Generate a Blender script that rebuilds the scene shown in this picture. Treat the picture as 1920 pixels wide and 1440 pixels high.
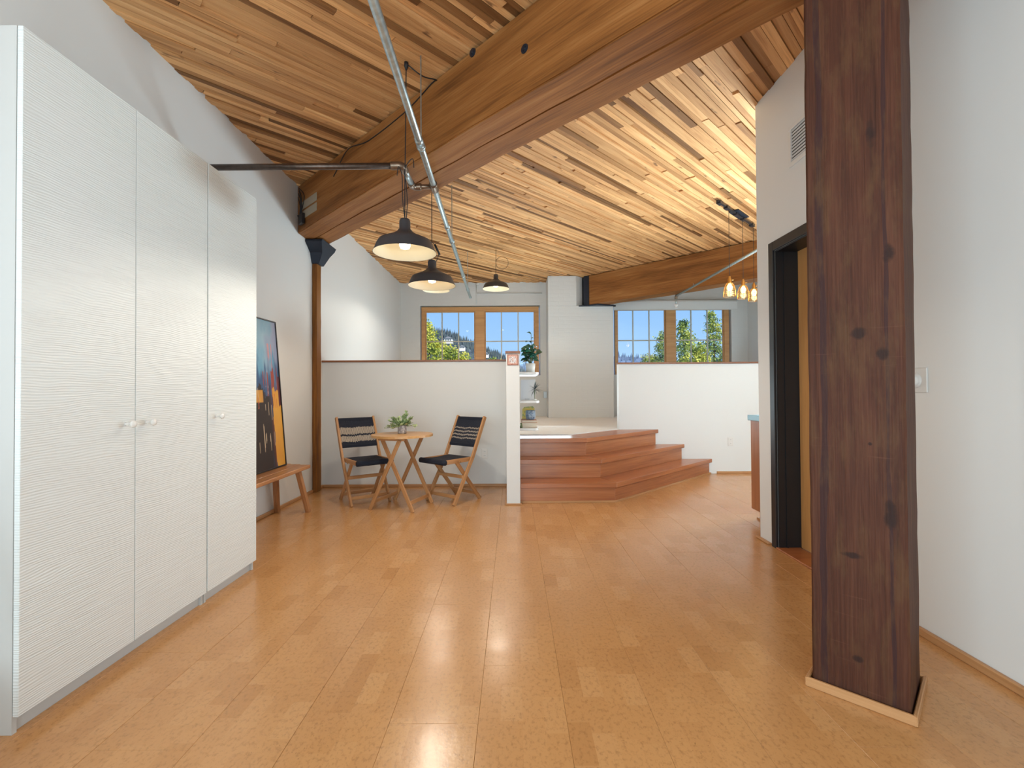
import bpy, bmesh, math, random
import numpy as np
from mathutils import Vector, Matrix
random.seed(7)
for o in list(bpy.data.objects): bpy.data.objects.remove(o)
S = bpy.context.scene
COL = S.collection
PI = math.pi
# ------------------------------------------------------------------ camera
cam = bpy.data.cameras.new('camera'); cam.lens = 36*900/1920; cam.sensor_width = 36; cam.sensor_fit = 'HORIZONTAL'
cam.clip_end = 3000
co = bpy.data.objects.new('camera', cam); COL.objects.link(co); S.camera = co
yaw, pitch, roll = -0.002, 0.0128, -0.0057
fw = Vector((math.sin(yaw)*math.cos(pitch), math.cos(yaw)*math.cos(pitch), math.sin(pitch)))
rt = Vector((math.cos(yaw), -math.sin(yaw), 0)); up = rt.cross(fw)
r2 = rt*math.cos(roll)+up*math.sin(roll); u2 = up*math.cos(roll)-rt*math.sin(roll)
co.matrix_world = Matrix(((r2.x,u2.x,-fw.x,0),(r2.y,u2.y,-fw.y,0),(r2.z,u2.z,-fw.z,1.14),(0,0,0,1)))
# ------------------------------------------------------------------ world, sun, large lights, exposure
W = bpy.data.worlds.new('sky'); S.world = W; W.use_nodes = True
wn = W.node_tree; bg = wn.nodes['Background']
tc = wn.nodes.new('ShaderNodeTexCoord'); sx = wn.nodes.new('ShaderNodeSeparateXYZ'); rp = wn.nodes.new('ShaderNodeValToRGB')
wn.links.new(tc.outputs['Generated'], sx.inputs[0]); wn.links.new(sx.outputs['Z'], rp.inputs[0]); wn.links.new(rp.outputs[0], bg.inputs[0])
rp.color_ramp.elements[0].position = 0.0; rp.color_ramp.elements[0].color = (0.46,0.70,0.98,1)
rp.color_ramp.elements[1].position = 0.6; rp.color_ramp.elements[1].color = (0.12,0.30,0.78,1)
e = rp.color_ramp.elements.new(0.2); e.color = (0.28,0.54,0.97,1)
bg.inputs[1].default_value = 0.95
sl = bpy.data.lights.new('sun','SUN'); sl.energy = 5.5; sl.angle = 0.01; sl.color = (1,0.95,0.86)
so = bpy.data.objects.new('sun', sl); COL.objects.link(so)
so.rotation_euler = Vector((-0.45,0.62,-0.64)).to_track_quat('-Z','Y').to_euler()
def area(name, loc, direction, sx_, sy_, power, color=(1,1,1)):
    l = bpy.data.lights.new(name,'AREA'); l.shape = 'RECTANGLE'; l.size = sx_; l.size_y = sy_; l.energy = power; l.color = color
    o = bpy.data.objects.new(name, l); COL.objects.link(o); o.location = loc
    o.rotation_euler = Vector(direction).to_track_quat('-Z','Y').to_euler(); return o
CW = (0.75,0.95,1.05)
area('rear_window_daylight', (-0.4,-3.9,1.5), (0,1,0.10), 3.0, 2.0, 92, CW)  # added fill behind the camera; the rear wall has no window
area('left_window_daylight', (-2.15,-0.6,1.5), (1,0.4,0.05), 2.2, 1.6, 78, CW)  # added fill for right wall and column; no window on this side
area('kitchen_window_daylight', (4.65,6.9,1.9), (-1,0,0.2), 5.0, 1.9, 14, CW)  # added side fill for the far rooms; the kitchen wall has no opening
area('kitchen_uplight', (3.35,5.1,1.0), (-0.35,-0.95,1), 0.8, 0.9, 145, CW)  # added fill hidden past the wall corner to brighten the ceiling, no lamp
area('loft_left_uplight', (-0.1,7.6,0.85), (0.0,-0.5,1), 2.0, 1.6, 46, CW)  # unseen fill behind the left half wall, aimed up; no lamp modelled
area('loft_right_uplight', (3.3,8.0,0.85), (-0.1,-0.4,1), 1.8, 1.4, 6, CW)  # weak unseen fill behind the right half wall; no lamp modelled
area('rear_ceiling_light', (-0.2,0.2,3.15), (0.0,0.25,-1), 2.6, 2.0, 10, (0.82,0.94,1.0))  # added soft fill from overhead, not a ceiling fixture
area('rear_floor_uplight', (0.2,-1.2,0.45), (0.12,0.75,1), 1.8, 1.0, 42, CW)  # added upward fill for ceiling and beam; no floor lamp stands here
S.view_settings.view_transform = 'Standard'; S.view_settings.look = 'None'
S.view_settings.exposure = 0.2; S.view_settings.gamma = 1.0; S.view_settings.use_curve_mapping = False
# ------------------------------------------------------------------ material helpers
def mat(name, color=(0.8,0.8,0.8), rough=0.5, metal=0.0, **kw):
    m = bpy.data.materials.new(name); m.use_nodes = True
    b = m.node_tree.nodes['Principled BSDF']
    b.inputs['Base Color'].default_value = (*color,1); b.inputs['Roughness'].default_value = rough; b.inputs['Metallic'].default_value = metal
    for k,v in kw.items(): b.inputs[k.replace('_',' ')].default_value = v
    return m
def N(m, typ, **kw):
    n = m.node_tree.nodes.new(typ)
    for k,v in kw.items(): setattr(n,k,v)
    return n
def L(m, a, b): m.node_tree.links.new(a,b)
def math_(m, op, a, b=None, c=None):
    n = N(m,'ShaderNodeMath',operation=op)
    for i,v in enumerate((a,b,c)):
        if v is None: continue
        if isinstance(v,(int,float)): n.inputs[i].default_value = v
        else: L(m,v,n.inputs[i])
    return n.outputs[0]
def ramp(m, fac, stops):
    r = N(m,'ShaderNodeValToRGB'); cr = r.color_ramp
    while len(cr.elements) < len(stops): cr.elements.new(0.5)
    for e_,(p,c) in zip(cr.elements, stops):
        e_.position = p; e_.color = (*c,1)
    L(m,fac,r.inputs[0]); return r.outputs[0]
def noise(m, vec, scale, detail=3, rough=0.55, dist=0.0):
    n = N(m,'ShaderNodeTexNoise'); n.inputs['Scale'].default_value = scale; n.inputs['Detail'].default_value = detail
    n.inputs['Roughness'].default_value = rough; n.inputs['Distortion'].default_value = dist
    L(m,vec,n.inputs['Vector']); return n.outputs['Fac']
def mapping(m, vec, scale=(1,1,1), loc=(0,0,0)):
    n = N(m,'ShaderNodeMapping'); n.inputs['Scale'].default_value = scale; n.inputs['Location'].default_value = loc
    L(m,vec,n.inputs['Vector']); return n.outputs[0]
def mixc(m, fac, a, b, mode='MIX'):
    n = N(m,'ShaderNodeMix',data_type='RGBA',blend_type=mode)
    for sock,v in ((n.inputs[0],fac),(n.inputs[6],a),(n.inputs[7],b)):
        if isinstance(v,(int,float)): sock.default_value = v
        elif isinstance(v,tuple): sock.default_value = (*v,1)
        else: L(m,v,sock)
    return n.outputs[2]
def bump(m, h, strength=0.3, dist=0.01):
    n = N(m,'ShaderNodeBump'); n.inputs['Strength'].default_value = strength; n.inputs['Distance'].default_value = dist
    L(m,h,n.inputs['Height']); L(m,n.outputs[0],m.node_tree.nodes['Principled BSDF'].inputs['Normal'])
def objvec(m, rnd=True, attr=False):
    t = N(m,'ShaderNodeTexCoord'); v = t.outputs['Object']
    if rnd:
        a = N(m,'ShaderNodeVectorMath',operation='ADD')
        if attr:
            at = N(m,'ShaderNodeAttribute'); at.attribute_name = 'tint'
            s = N(m,'ShaderNodeVectorMath',operation='SCALE'); L(m,at.outputs['Color'],s.inputs[0]); s.inputs['Scale'].default_value = 61.0; r = s.outputs[0]
        else:
            oi = N(m,'ShaderNodeObjectInfo'); r = math_(m,'MULTIPLY',oi.outputs['Random'],47.0)
        L(m,v,a.inputs[0]); L(m,r,a.inputs[1]); v = a.outputs[0]
    return v
def wood(name, dark, mid, light, axis='X', rough=0.5, sc=1.0, bstr=0.25, coat=0.0, attr=False, rnd=True):
    m = mat(name, mid, rough); B = m.node_tree.nodes['Principled BSDF']
    if rough>0.55: B.inputs['Specular IOR Level'].default_value = 0.25
    if coat: B.inputs['Coat Weight'].default_value = coat; B.inputs['Coat Roughness'].default_value = 0.12
    v = objvec(m, rnd, attr)
    def sv(lo,hi): return tuple(lo if a==axis else hi for a in 'XYZ')
    n1 = noise(m, mapping(m,v,sv(0.9*sc,11*sc)), 1.0, 4, 0.6, 0.6)
    n2 = noise(m, mapping(m,v,sv(3*sc,110*sc)), 1.0, 3, 0.6)
    n3 = noise(m, mapping(m,v,sv(1.6,3.0)), 1.0, 2, 0.5)
    f = math_(m,'ADD', math_(m,'MULTIPLY',n1,0.62), math_(m,'MULTIPLY',n2,0.38))
    c = ramp(m, f, [(0.33,dark),(0.5,mid),(0.67,light)])
    c = mixc(m, math_(m,'MULTIPLY',math_(m,'SUBTRACT',1.0,n3),0.35), c, dark)
    L(m,c,B.inputs['Base Color'])
    bump(m, math_(m,'ADD',n2,math_(m,'MULTIPLY',n1,0.8)), bstr, 0.004)
    return m
# ------------------------------------------------------------------ materials
M = {}
def paint(name, c, bs=0.05):
    m = mat(name, c, 0.55); v = objvec(m, False)
    bump(m, noise(m, v, 160, 3), bs, 0.002)
    return m
M['paint'] = paint('white_wall_paint', (0.735,0.745,0.74))
M['paint2'] = paint('partition_paint', (0.71,0.72,0.715))
m = mat('painted_brick', (0.67,0.67,0.655), 0.55); v = objvec(m, False)
bk = N(m,'ShaderNodeTexBrick'); bk.inputs['Scale'].default_value = 1.0; bk.inputs['Brick Width'].default_value = 0.21; bk.inputs['Row Height'].default_value = 0.075
bk.inputs['Mortar Size'].default_value = 0.006; bk.inputs['Mortar Smooth'].default_value = 0.5
sxy = N(m,'ShaderNodeSeparateXYZ'); L(m,v,sxy.inputs[0]); cxy = N(m,'ShaderNodeCombineXYZ')
L(m,math_(m,'ADD',sxy.outputs[0],sxy.outputs[1]),cxy.inputs[0]); L(m,sxy.outputs[2],cxy.inputs[1]); L(m,cxy.outputs[0],bk.inputs['Vector'])
bump(m, math_(m,'ADD',math_(m,'MULTIPLY',bk.outputs['Fac'],-0.8),noise(m,mapping(m,v,(4,4,30)),1.5,3)), 0.22, 0.008)
M['brickpaint'] = m
# wardrobe door: rippled white lacquer
m = mat('rippled_white_lacquer', (0.74,0.78,0.785), 0.38); v = objvec(m, True)
sp = N(m,'ShaderNodeSeparateXYZ'); L(m,v,sp.inputs[0])
dn = noise(m, mapping(m,v,(1,2.6,6)), 1.0, 2, 0.5)
zz = math_(m,'ADD', sp.outputs[2], math_(m,'MULTIPLY',dn,0.05))
w1 = math_(m,'SINE', math_(m,'MULTIPLY',zz,2*PI/0.0088))
n2 = noise(m, mapping(m,v,(1,9,120)), 1.0, 2, 0.5)
bump(m, math_(m,'ADD',math_(m,'MULTIPLY',w1,0.22),math_(m,'MULTIPLY',n2,1.2)), 0.6, 0.0030)
M['ripple'] = m
M['white'] = mat('pale_grey_carcass', (0.56,0.56,0.55), 0.45)
M['whitegloss'] = mat('white_gloss', (0.85,0.84,0.82), 0.15)
# cork floor
m = mat('cork_floor', (0.5,0.27,0.12), 0.24); B = m.node_tree.nodes['Principled BSDF']
g = N(m,'ShaderNodeNewGeometry'); sp = N(m,'ShaderNodeSeparateXYZ'); L(m,g.outputs['Position'],sp.inputs[0])
cx = math_(m,'FLOOR', math_(m,'DIVIDE',math_(m,'ADD',sp.outputs[0],0.126+6.1),0.07625))
wn1 = N(m,'ShaderNodeTexWhiteNoise',noise_dimensions='1D'); L(m,cx,wn1.inputs['W'])
cy = math_(m,'FLOOR', math_(m,'ADD',math_(m,'DIVIDE',sp.outputs[1],0.19),math_(m,'MULTIPLY',wn1.outputs['Value'],5.0)))
cb = N(m,'ShaderNodeCombineXYZ'); L(m,cx,cb.inputs[0]); L(m,cy,cb.inputs[1])
wn2 = N(m,'ShaderNodeTexWhiteNoise',noise_dimensions='2D'); L(m,cb.outputs[0],wn2.inputs['Vector'])
c = ramp(m, wn2.outputs['Value'], [(0.0,(0.48,0.228,0.075)),(0.10,(0.54,0.272,0.098)),(0.85,(0.585,0.305,0.115)),(1.0,(0.62,0.34,0.14))])
big = noise(m, g.outputs['Position'], 1.1, 3)
c = mixc(m, math_(m,'MULTIPLY',big,0.55), c, (0.56,0.305,0.135))
gr = noise(m, mapping(m,g.outputs['Position'],(70,45,70)), 1.0, 4, 0.7)
c = mixc(m, ramp(m,gr,[(0.50,(0,0,0)),(0.70,(0.5,0.5,0.5))]), c, (0.24,0.11,0.045))
sk = noise(m, mapping(m,g.outputs['Position'],(130,90,130)), 1.0, 2, 0.6)
sm = noise(m, g.outputs['Position'], 2.3, 2)
c = mixc(m, math_(m,'MULTIPLY',ramp(m,sk,[(0.66,(0,0,0)),(0.72,(1,1,1))]),ramp(m,sm,[(0.45,(0,0,0)),(0.7,(0.9,0.9,0.9))])), c, (0.12,0.06,0.03))
L(m,c,B.inputs['Base Color']); B.inputs['Specular IOR Level'].default_value = 0.55
rr = noise(m, g.outputs['Position'], 9, 3); L(m, math_(m,'ADD',math_(m,'MULTIPLY',rr,0.12),0.17), B.inputs['Roughness'])
bump(m, math_(m,'ADD',noise(m,g.outputs['Position'],60,3),math_(m,'MULTIPLY',noise(m,g.outputs['Position'],6,1),2.5)), 0.10, 0.004)
M['cork'] = m
M['beam'] = wood('old_fir_beam', (0.14,0.050,0.012), (0.31,0.12,0.030), (0.44,0.20,0.065), sc=0.8, rough=0.6, bstr=0.5)
M['post'] = wood('left_post_fir', (0.10,0.034,0.008), (0.24,0.092,0.016), (0.34,0.15,0.03), rough=0.6, sc=0.8)
m = wood('ceiling_fir', (0.42,0.19,0.07), (0.70,0.385,0.165), (0.82,0.50,0.24), rough=0.6, attr=True, bstr=0.3)
at = N(m,'ShaderNodeAttribute'); at.attribute_name = 'tint'; sp = N(m,'ShaderNodeSeparateColor'); L(m,at.outputs['Color'],sp.inputs[0])
B = m.node_tree.nodes['Principled BSDF']; src = B.inputs['Base Color'].links[0].from_socket
tn = ramp(m, sp.outputs[0], [(0.0,(0.26,0.21,0.17)),(0.11,(0.42,0.35,0.29)),(0.17,(0.78,0.72,0.66)),(0.5,(0.98,0.97,0.96)),(0.85,(1.14,1.12,1.1)),(1.0,(1.3,1.35,1.35))])
knot = noise(m, mapping(m,objvec(m,True,True),(5,16,16)), 1.0, 2)
src = mixc(m, ramp(m,knot,[(0.68,(0,0,0)),(0.76,(0.75,0.75,0.75))]), src, (0.10,0.04,0.02))
L(m, mixc(m,1.0,src,tn,'MULTIPLY'), B.inputs['Base Color']); M['ceil'] = m
# big dark column
m = wood('dark_column_fir', (0.038,0.011,0.005), (0.075,0.023,0.011), (0.118,0.043,0.021), rough=0.66, sc=1.3, bstr=0.55, rnd=False)
B = m.node_tree.nodes['Principled BSDF']; src = B.inputs['Base Color'].links[0].from_socket
v = objvec(m, False); sp = N(m,'ShaderNodeSeparateXYZ'); L(m,v,sp.inputs[0])
for off, sd, wd in ((-0.095,1.3,0.0045),(0.105,7.7,0.009)):
    wob = noise(m, mapping(m,v,(1.3,0.01,0.01),(sd,sd,sd)), 1.0, 1)
    d = math_(m,'ABSOLUTE', math_(m,'SUBTRACT',math_(m,'SUBTRACT',sp.outputs[1],off),math_(m,'MULTIPLY',math_(m,'SUBTRACT',wob,0.5),0.09)))
    wv = math_(m,'MULTIPLY',noise(m,mapping(m,v,(4,0.01,0.01),(sd*2,0,0)),1.0,1),wd*2.4)
    src = mixc(m, math_(m,'MULTIPLY',math_(m,'LESS_THAN',d,wv),0.85), src, (0.035,0.012,0.012))
src = mixc(m, math_(m,'MULTIPLY',ramp(m,noise(m,mapping(m,v,(3.5,14,14)),1.0,4,0.7),[(0.48,(0,0,0)),(0.66,(1,1,1))]),0.55), src, (0.105,0.050,0.020))
kn = noise(m, mapping(m,v,(22,22,22)), 1.0, 3)
for kx,ky,ra,rb in ((1.61,-0.105,0.035,0.020),(1.34,-0.015,0.022,0.030),(1.26,-0.085,0.028,0.020),(0.53,0.01,0.012,0.045),(0.16,0.0,0.014,0.022),(2.05,-0.06,0.05,0.018),(0.70,-0.10,0.05,0.022),(0.94,-0.045,0.007,0.007)):
    ex = math_(m,'DIVIDE',math_(m,'SUBTRACT',sp.outputs[0],kx),ra); ey = math_(m,'DIVIDE',math_(m,'SUBTRACT',sp.outputs[1],ky),rb)
    rr2 = math_(m,'ADD',math_(m,'ADD',math_(m,'MULTIPLY',ex,ex),math_(m,'MULTIPLY',ey,ey)),math_(m,'MULTIPLY',math_(m,'SUBTRACT',kn,0.5),2.6))
    src = mixc(m, ramp(m,rr2,[(0.25,(0.9,0.9,0.9)),(1.0,(0,0,0))]), src, (0.022,0.008,0.006))
sc_ = noise(m, mapping(m,v,(60,3,3)), 1.0, 3)
src = mixc(m, math_(m,'MULTIPLY',ramp(m,sc_,[(0.68,(0,0,0)),(0.78,(1,1,1))]),0.15), src, (0.30,0.15,0.09))
L(m,src,B.inputs['Base Color']); B.inputs['Specular IOR Level'].default_value=0.3; M['column'] = m
M['stair'] = wood('stair_fir', (0.26,0.075,0.024), (0.42,0.145,0.048), (0.54,0.22,0.085), rough=0.33, coat=0.2, sc=0.7, bstr=0.12)
M['trimwood'] = wood('trim_fir', (0.38,0.18,0.07), (0.50,0.26,0.11), (0.58,0.32,0.15), rough=0.4, bstr=0.1)
M['capwood'] = wood('cap_fir', (0.16,0.055,0.022), (0.26,0.095,0.038), (0.34,0.14,0.06), rough=0.35, bstr=0.1)
M['winwood'] = wood('window_fir', (0.46,0.22,0.08), (0.60,0.32,0.125), (0.70,0.40,0.175), rough=0.4, bstr=0.08)
M['acacia'] = wood('acacia_furniture', (0.32,0.14,0.05), (0.50,0.25,0.10), (0.62,0.35,0.16), rough=0.42, sc=1.6, bstr=0.12)
M['tabletop'] = wood('table_top_wood', (0.48,0.25,0.09), (0.62,0.35,0.14), (0.70,0.42,0.19), rough=0.35, sc=1.6, bstr=0.08)
M['bench'] = wood('bench_wood', (0.27,0.11,0.04), (0.46,0.21,0.085), (0.60,0.32,0.15), rough=0.38, sc=1.8, bstr=0.12)
M['doorwood'] = wood('door_veneer', (0.46,0.22,0.07), (0.56,0.29,0.10), (0.62,0.34,0.13), rough=0.4, bstr=0.05)
M['cabwood'] = wood('cabinet_veneer', (0.30,0.12,0.055), (0.42,0.18,0.085), (0.50,0.24,0.12), axis='Z', rough=0.4, bstr=0.05)
M['blue'] = mat('blue_laminate', (0.26,0.50,0.64), 0.35)
M['black'] = mat('black_enamel', (0.014,0.014,0.017), 0.35)
M['blackframe'] = mat('black_door_frame', (0.014,0.015,0.018), 0.42)
M['cord'] = mat('black_cord', (0.012,0.012,0.014), 0.6)
M['steel'] = mat('dark_steel', (0.028,0.036,0.055), 0.42, 0.6)
M['shade'] = mat('dark_shade_enamel', (0.042,0.043,0.05), 0.42)
M['shade_in'] = mat('cream_shade_enamel', (0.74,0.66,0.50), 0.6)
def galv(name, c):
    m = mat(name, c, 0.36, 0.85); v = objvec(m)
    L(m, ramp(m,noise(m,v,30,3),[(0.3,tuple(x*0.7 for x in c)),(0.7,c)]), m.node_tree.nodes['Principled BSDF'].inputs['Base Color']); return m
M['galv'] = galv('galvanised_pipe', (0.50,0.58,0.60)); M['iron'] = galv('black_iron_pipe', (0.13,0.10,0.085)); M['fitting'] = galv('cast_fitting', (0.26,0.19,0.14))
M['brass'] = mat('aged_brass', (0.55,0.33,0.12), 0.3, 1.0)
M['plastic'] = mat('white_plastic', (0.70,0.69,0.67), 0.35)
M['grille'] = mat('white_metal', (0.72,0.72,0.71), 0.4)
M['void'] = mat('dark_recess', (0.02,0.02,0.02), 0.8)
M['patch'] = mat('grey_mortar', (0.36,0.30,0.22), 0.8)
def emit(name, c, s):
    m = mat(name, c, 0.5); B = m.node_tree.nodes['Principled BSDF']; B.inputs['Emission Color'].default_value = (*c,1); B.inputs['Emission Strength'].default_value = s; return m
M['bulb'] = emit('lamp_glow', (1,0.80,0.52), 11); M['bulb1'] = emit('near_lamp_glow', (1,0.88,0.60), 11); M['bulb2'] = emit('filament_glow', (1,0.74,0.36), 5)
m = mat('window_glass'); nt = m.node_tree; nt.nodes.remove(nt.nodes['Principled BSDF'])
tr = N(m,'ShaderNodeBsdfTransparent'); gl = N(m,'ShaderNodeBsdfGlossy'); gl.inputs['Roughness'].default_value = 0.02; mx = N(m,'ShaderNodeMixShader'); mx.inputs[0].default_value = 0.012
tr.inputs[0].default_value = (0.97,0.985,0.98,1)
L(m,tr.outputs[0],mx.inputs[1]); L(m,gl.outputs[0],mx.inputs[2]); L(m,mx.outputs[0],nt.nodes['Material Output'].inputs['Surface']); M['glass'] = m
m = mat('amber_glass'); nt = m.node_tree; nt.nodes.remove(nt.nodes['Principled BSDF'])
tr = N(m,'ShaderNodeBsdfTransparent'); gl = N(m,'ShaderNodeBsdfGlossy'); gl.inputs['Roughness'].default_value = 0.1; mx = N(m,'ShaderNodeMixShader'); mx.inputs[0].default_value = 0.12
tr.inputs[0].default_value = (0.98,0.86,0.62,1)
L(m,tr.outputs[0],mx.inputs[1]); L(m,gl.outputs[0],mx.inputs[2]); L(m,mx.outputs[0],nt.nodes['Material Output'].inputs['Surface']); M['amber'] = m
m = mat('white_carpet', (0.86,0.86,0.84), 0.95); v = objvec(m, False); bump(m, noise(m,v,220,3), 0.7, 0.006); M['carpet'] = m
def leafmat(name, a, b, rough=0.45, trans=0.0, sc=9):
    m = mat(name, a, rough); v = objvec(m); L(m, ramp(m,noise(m,v,sc,2),[(0.35,a),(0.65,b)]), m.node_tree.nodes['Principled BSDF'].inputs['Base Color'])
    return m
M['ficus'] = leafmat('dark_green_leaf', (0.012,0.075,0.06), (0.03,0.16,0.10), 0.35)
M['herb'] = leafmat('pale_green_leaf', (0.20,0.32,0.13), (0.52,0.60,0.34), 0.6, sc=40)
M['blade'] = leafmat('blade_leaf', (0.02,0.11,0.04), (0.08,0.28,0.08), 0.35)
M['stem'] = mat('plant_stem', (0.10,0.12,0.04), 0.6)
M['soil'] = mat('potting_soil', (0.03,0.02,0.014), 0.95)
M['potw'] = mat('white_ceramic_pot', (0.72,0.70,0.66), 0.4)
m = mat('embossed_grey_pot', (0.5,0.47,0.45), 0.6); v = objvec(m); vo = N(m,'ShaderNodeTexVoronoi'); vo.inputs['Scale'].default_value = 42; L(m,v,vo.inputs['Vector'])
L(m, ramp(m,vo.outputs['Distance'],[(0.2,(0.56,0.50,0.48)),(0.5,(0.30,0.27,0.27))]), m.node_tree.nodes['Principled BSDF'].inputs['Base Color']); M['potg'] = m
m = mat('blue_mottled_ceramic', (0.2,0.27,0.36), 0.35); v = objvec(m)
L(m, ramp(m,noise(m,v,55,4,0.7),[(0.35,(0.08,0.11,0.17)),(0.5,(0.2,0.26,0.34)),(0.66,(0.42,0.47,0.52))]), m.node_tree.nodes['Principled BSDF'].inputs['Base Color']); M['potb'] = m
m = mat('yellow_green_print', (0.5,0.4,0.1), 0.5); v = objvec(m)
L(m, ramp(m,noise(m,v,32,3),[(0.38,(0.20,0.28,0.10)),(0.5,(0.58,0.45,0.10)),(0.62,(0.62,0.46,0.08)),(0.75,(0.45,0.45,0.36))]), m.node_tree.nodes['Principled BSDF'].inputs['Base Color']); M['yprint'] = m
M['paper'] = mat('page_paper', (0.70,0.60,0.48), 0.8); M['coverp'] = mat('pink_cloth_cover', (0.50,0.27,0.19), 0.7); M['coverc'] = mat('cream_cover', (0.66,0.50,0.36), 0.7)
M['navy'] = mat('navy_rope', (0.010,0.014,0.028), 0.85)
m = M['navy']; v = objvec(m, False); bump(m, noise(m,v,260,2), 0.5, 0.003)
# ------------------------------------------------------------------ mesh helpers
WM = {}
def finish(name, bm, material, parent=None, M4=None, smooth=False, bevel=0.0):
    if bevel: bmesh.ops.bevel(bm, geom=list(bm.edges), offset=bevel, segments=1, affect='EDGES')
    bmesh.ops.recalc_face_normals(bm, faces=list(bm.faces))
    me = bpy.data.meshes.new(name); bm.to_mesh(me); bm.free()
    return link(name, me, material, parent, M4, smooth)
def link(name, me, material, parent=None, M4=None, smooth=False):
    if material is not None and not me.materials:
        for mm in (material if isinstance(material,(list,tuple)) else [material]): me.materials.append(mm)
    if smooth:
        for p in me.polygons: p.use_smooth = True
    o = bpy.data.objects.new(name, me); COL.objects.link(o)
    M4 = M4 or Matrix.Identity(4)
    o.matrix_basis = M4; WM[o.name] = M4
    if parent is not None:
        o.parent = parent; o.matrix_parent_inverse = WM[parent.name].inverted()
    return o
def thing(name, label, cat, loc, group=None, kind=None):
    o = bpy.data.objects.new(name, None); COL.objects.link(o); o.empty_display_size = 0.05
    o.location = loc; WM[o.name] = Matrix.Translation(loc)
    return tag(o, label, cat, group, kind)
def tag(o, label=None, cat=None, group=None, kind=None):
    if label: o['label'] = label
    if cat: o['category'] = cat
    if group: o['group'] = group
    if kind: o['kind'] = kind
    return o
def struct(o, label=None): return tag(o, label, kind='structure')
def abox(bm, x0,x1,y0,y1,z0,z1):
    vs = [bm.verts.new(p) for p in ((x0,y0,z0),(x1,y0,z0),(x1,y1,z0),(x0,y1,z0),(x0,y0,z1),(x1,y0,z1),(x1,y1,z1),(x0,y1,z1))]
    for f in ((0,3,2,1),(4,5,6,7),(0,1,5,4),(1,2,6,5),(2,3,7,6),(3,0,4,7)): bm.faces.new([vs[i] for i in f])
def box(name, x0,x1,y0,y1,z0,z1, material, parent=None, bevel=0.0):
    bm = bmesh.new(); abox(bm,x0,x1,y0,y1,z0,z1); return finish(name,bm,material,parent,bevel=bevel)
def frame_mat(p0, p1, upv=(0,0,1)):
    p0=Vector(p0); p1=Vector(p1); x=(p1-p0).normalized(); z=Vector(upv); 
    if abs(x.dot(z))>0.98: z=Vector((0,1,0))
    y=z.cross(x).normalized(); z=x.cross(y)
    return Matrix(((x.x,y.x,z.x,p0.x),(x.y,y.y,z.y,p0.y),(x.z,y.z,z.z,p0.z),(0,0,0,1)))
def bar(name, p0, p1, w, h, material, parent=None, bevel=0.002, upv=(0,0,1)):
    """box along p0->p1, local X = grain; w across (local y), h local z; centred on the line"""
    ln=(Vector(p1)-Vector(p0)).length
    bm=bmesh.new(); abox(bm,0,ln,-w/2,w/2,-h/2,h/2)
    return finish(name,bm,material,parent,frame_mat(p0,p1,upv),bevel=bevel)
def prism_bm(bm, pts, z0, z1):
    lo=[bm.verts.new((p[0],p[1],z0)) for p in pts]; hi=[bm.verts.new((p[0],p[1],z1)) for p in pts]
    bm.faces.new(lo[::-1]); bm.faces.new(hi); n=len(pts)
    for i in range(n): bm.faces.new((lo[i],lo[(i+1)%n],hi[(i+1)%n],hi[i]))
def prism(name, pts, z0, z1, material, parent=None, bevel=0.0, M4=None):
    bm=bmesh.new(); prism_bm(bm,pts,z0,z1); return finish(name,bm,material,parent,M4,bevel=bevel)
def tube_bm(bm, pts, r, seg=10, cap=True):
    pts=[Vector(p) for p in pts]; rings=[]
    prev=None
    for i,p in enumerate(pts):
        t=(pts[min(i+1,len(pts)-1)]-pts[max(i-1,0)]).normalized()
        if prev is None:
            a=Vector((0,0,1)) if abs(t.z)<0.9 else Vector((1,0,0)); n=t.cross(a).normalized()
        else: n=(prev-t*prev.dot(t)).normalized()
        prev=n; b=t.cross(n); rr=r[i] if isinstance(r,(list,tuple)) else r
        rings.append([bm.verts.new(p+(n*math.cos(2*PI*k/seg)+b*math.sin(2*PI*k/seg))*rr) for k in range(seg)])
    for a,b in zip(rings,rings[1:]):
        for k in range(seg): bm.faces.new((a[k],a[(k+1)%seg],b[(k+1)%seg],b[k]))
    if cap: bm.faces.new(rings[0][::-1]); bm.faces.new(rings[-1])
def tube(name, pts, r, material, parent=None, seg=10, cap=True):
    bm=bmesh.new(); tube_bm(bm,pts,r,seg,cap); return finish(name,bm,material,parent,smooth=seg>6)
def lathe_bm(bm, prof, c, seg=32, close=False):
    rings=[]
    for r,z in prof:
        if r<1e-5: rings.append([bm.verts.new((c[0],c[1],c[2]+z))])
        else: rings.append([bm.verts.new((c[0]+r*math.cos(2*PI*k/seg),c[1]+r*math.sin(2*PI*k/seg),c[2]+z)) for k in range(seg)])
    pr=list(zip(rings,rings[1:]))
    if close: pr.append((rings[-1],rings[0]))
    for a,b in pr:
        for k in range(seg):
            k2=(k+1)%seg
            if len(a)==1 and len(b)==1: continue
            if len(a)==1: bm.faces.new((a[0],b[k],b[k2]))
            elif len(b)==1: bm.faces.new((a[k],a[k2],b[0]))
            else: bm.faces.new((a[k],a[k2],b[k2],b[k]))
def lathe(name, prof, c, material, parent=None, seg=32, close=False):
    bm=bmesh.new(); lathe_bm(bm,prof,c,seg,close); return finish(name,bm,material,parent,smooth=True)
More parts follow.
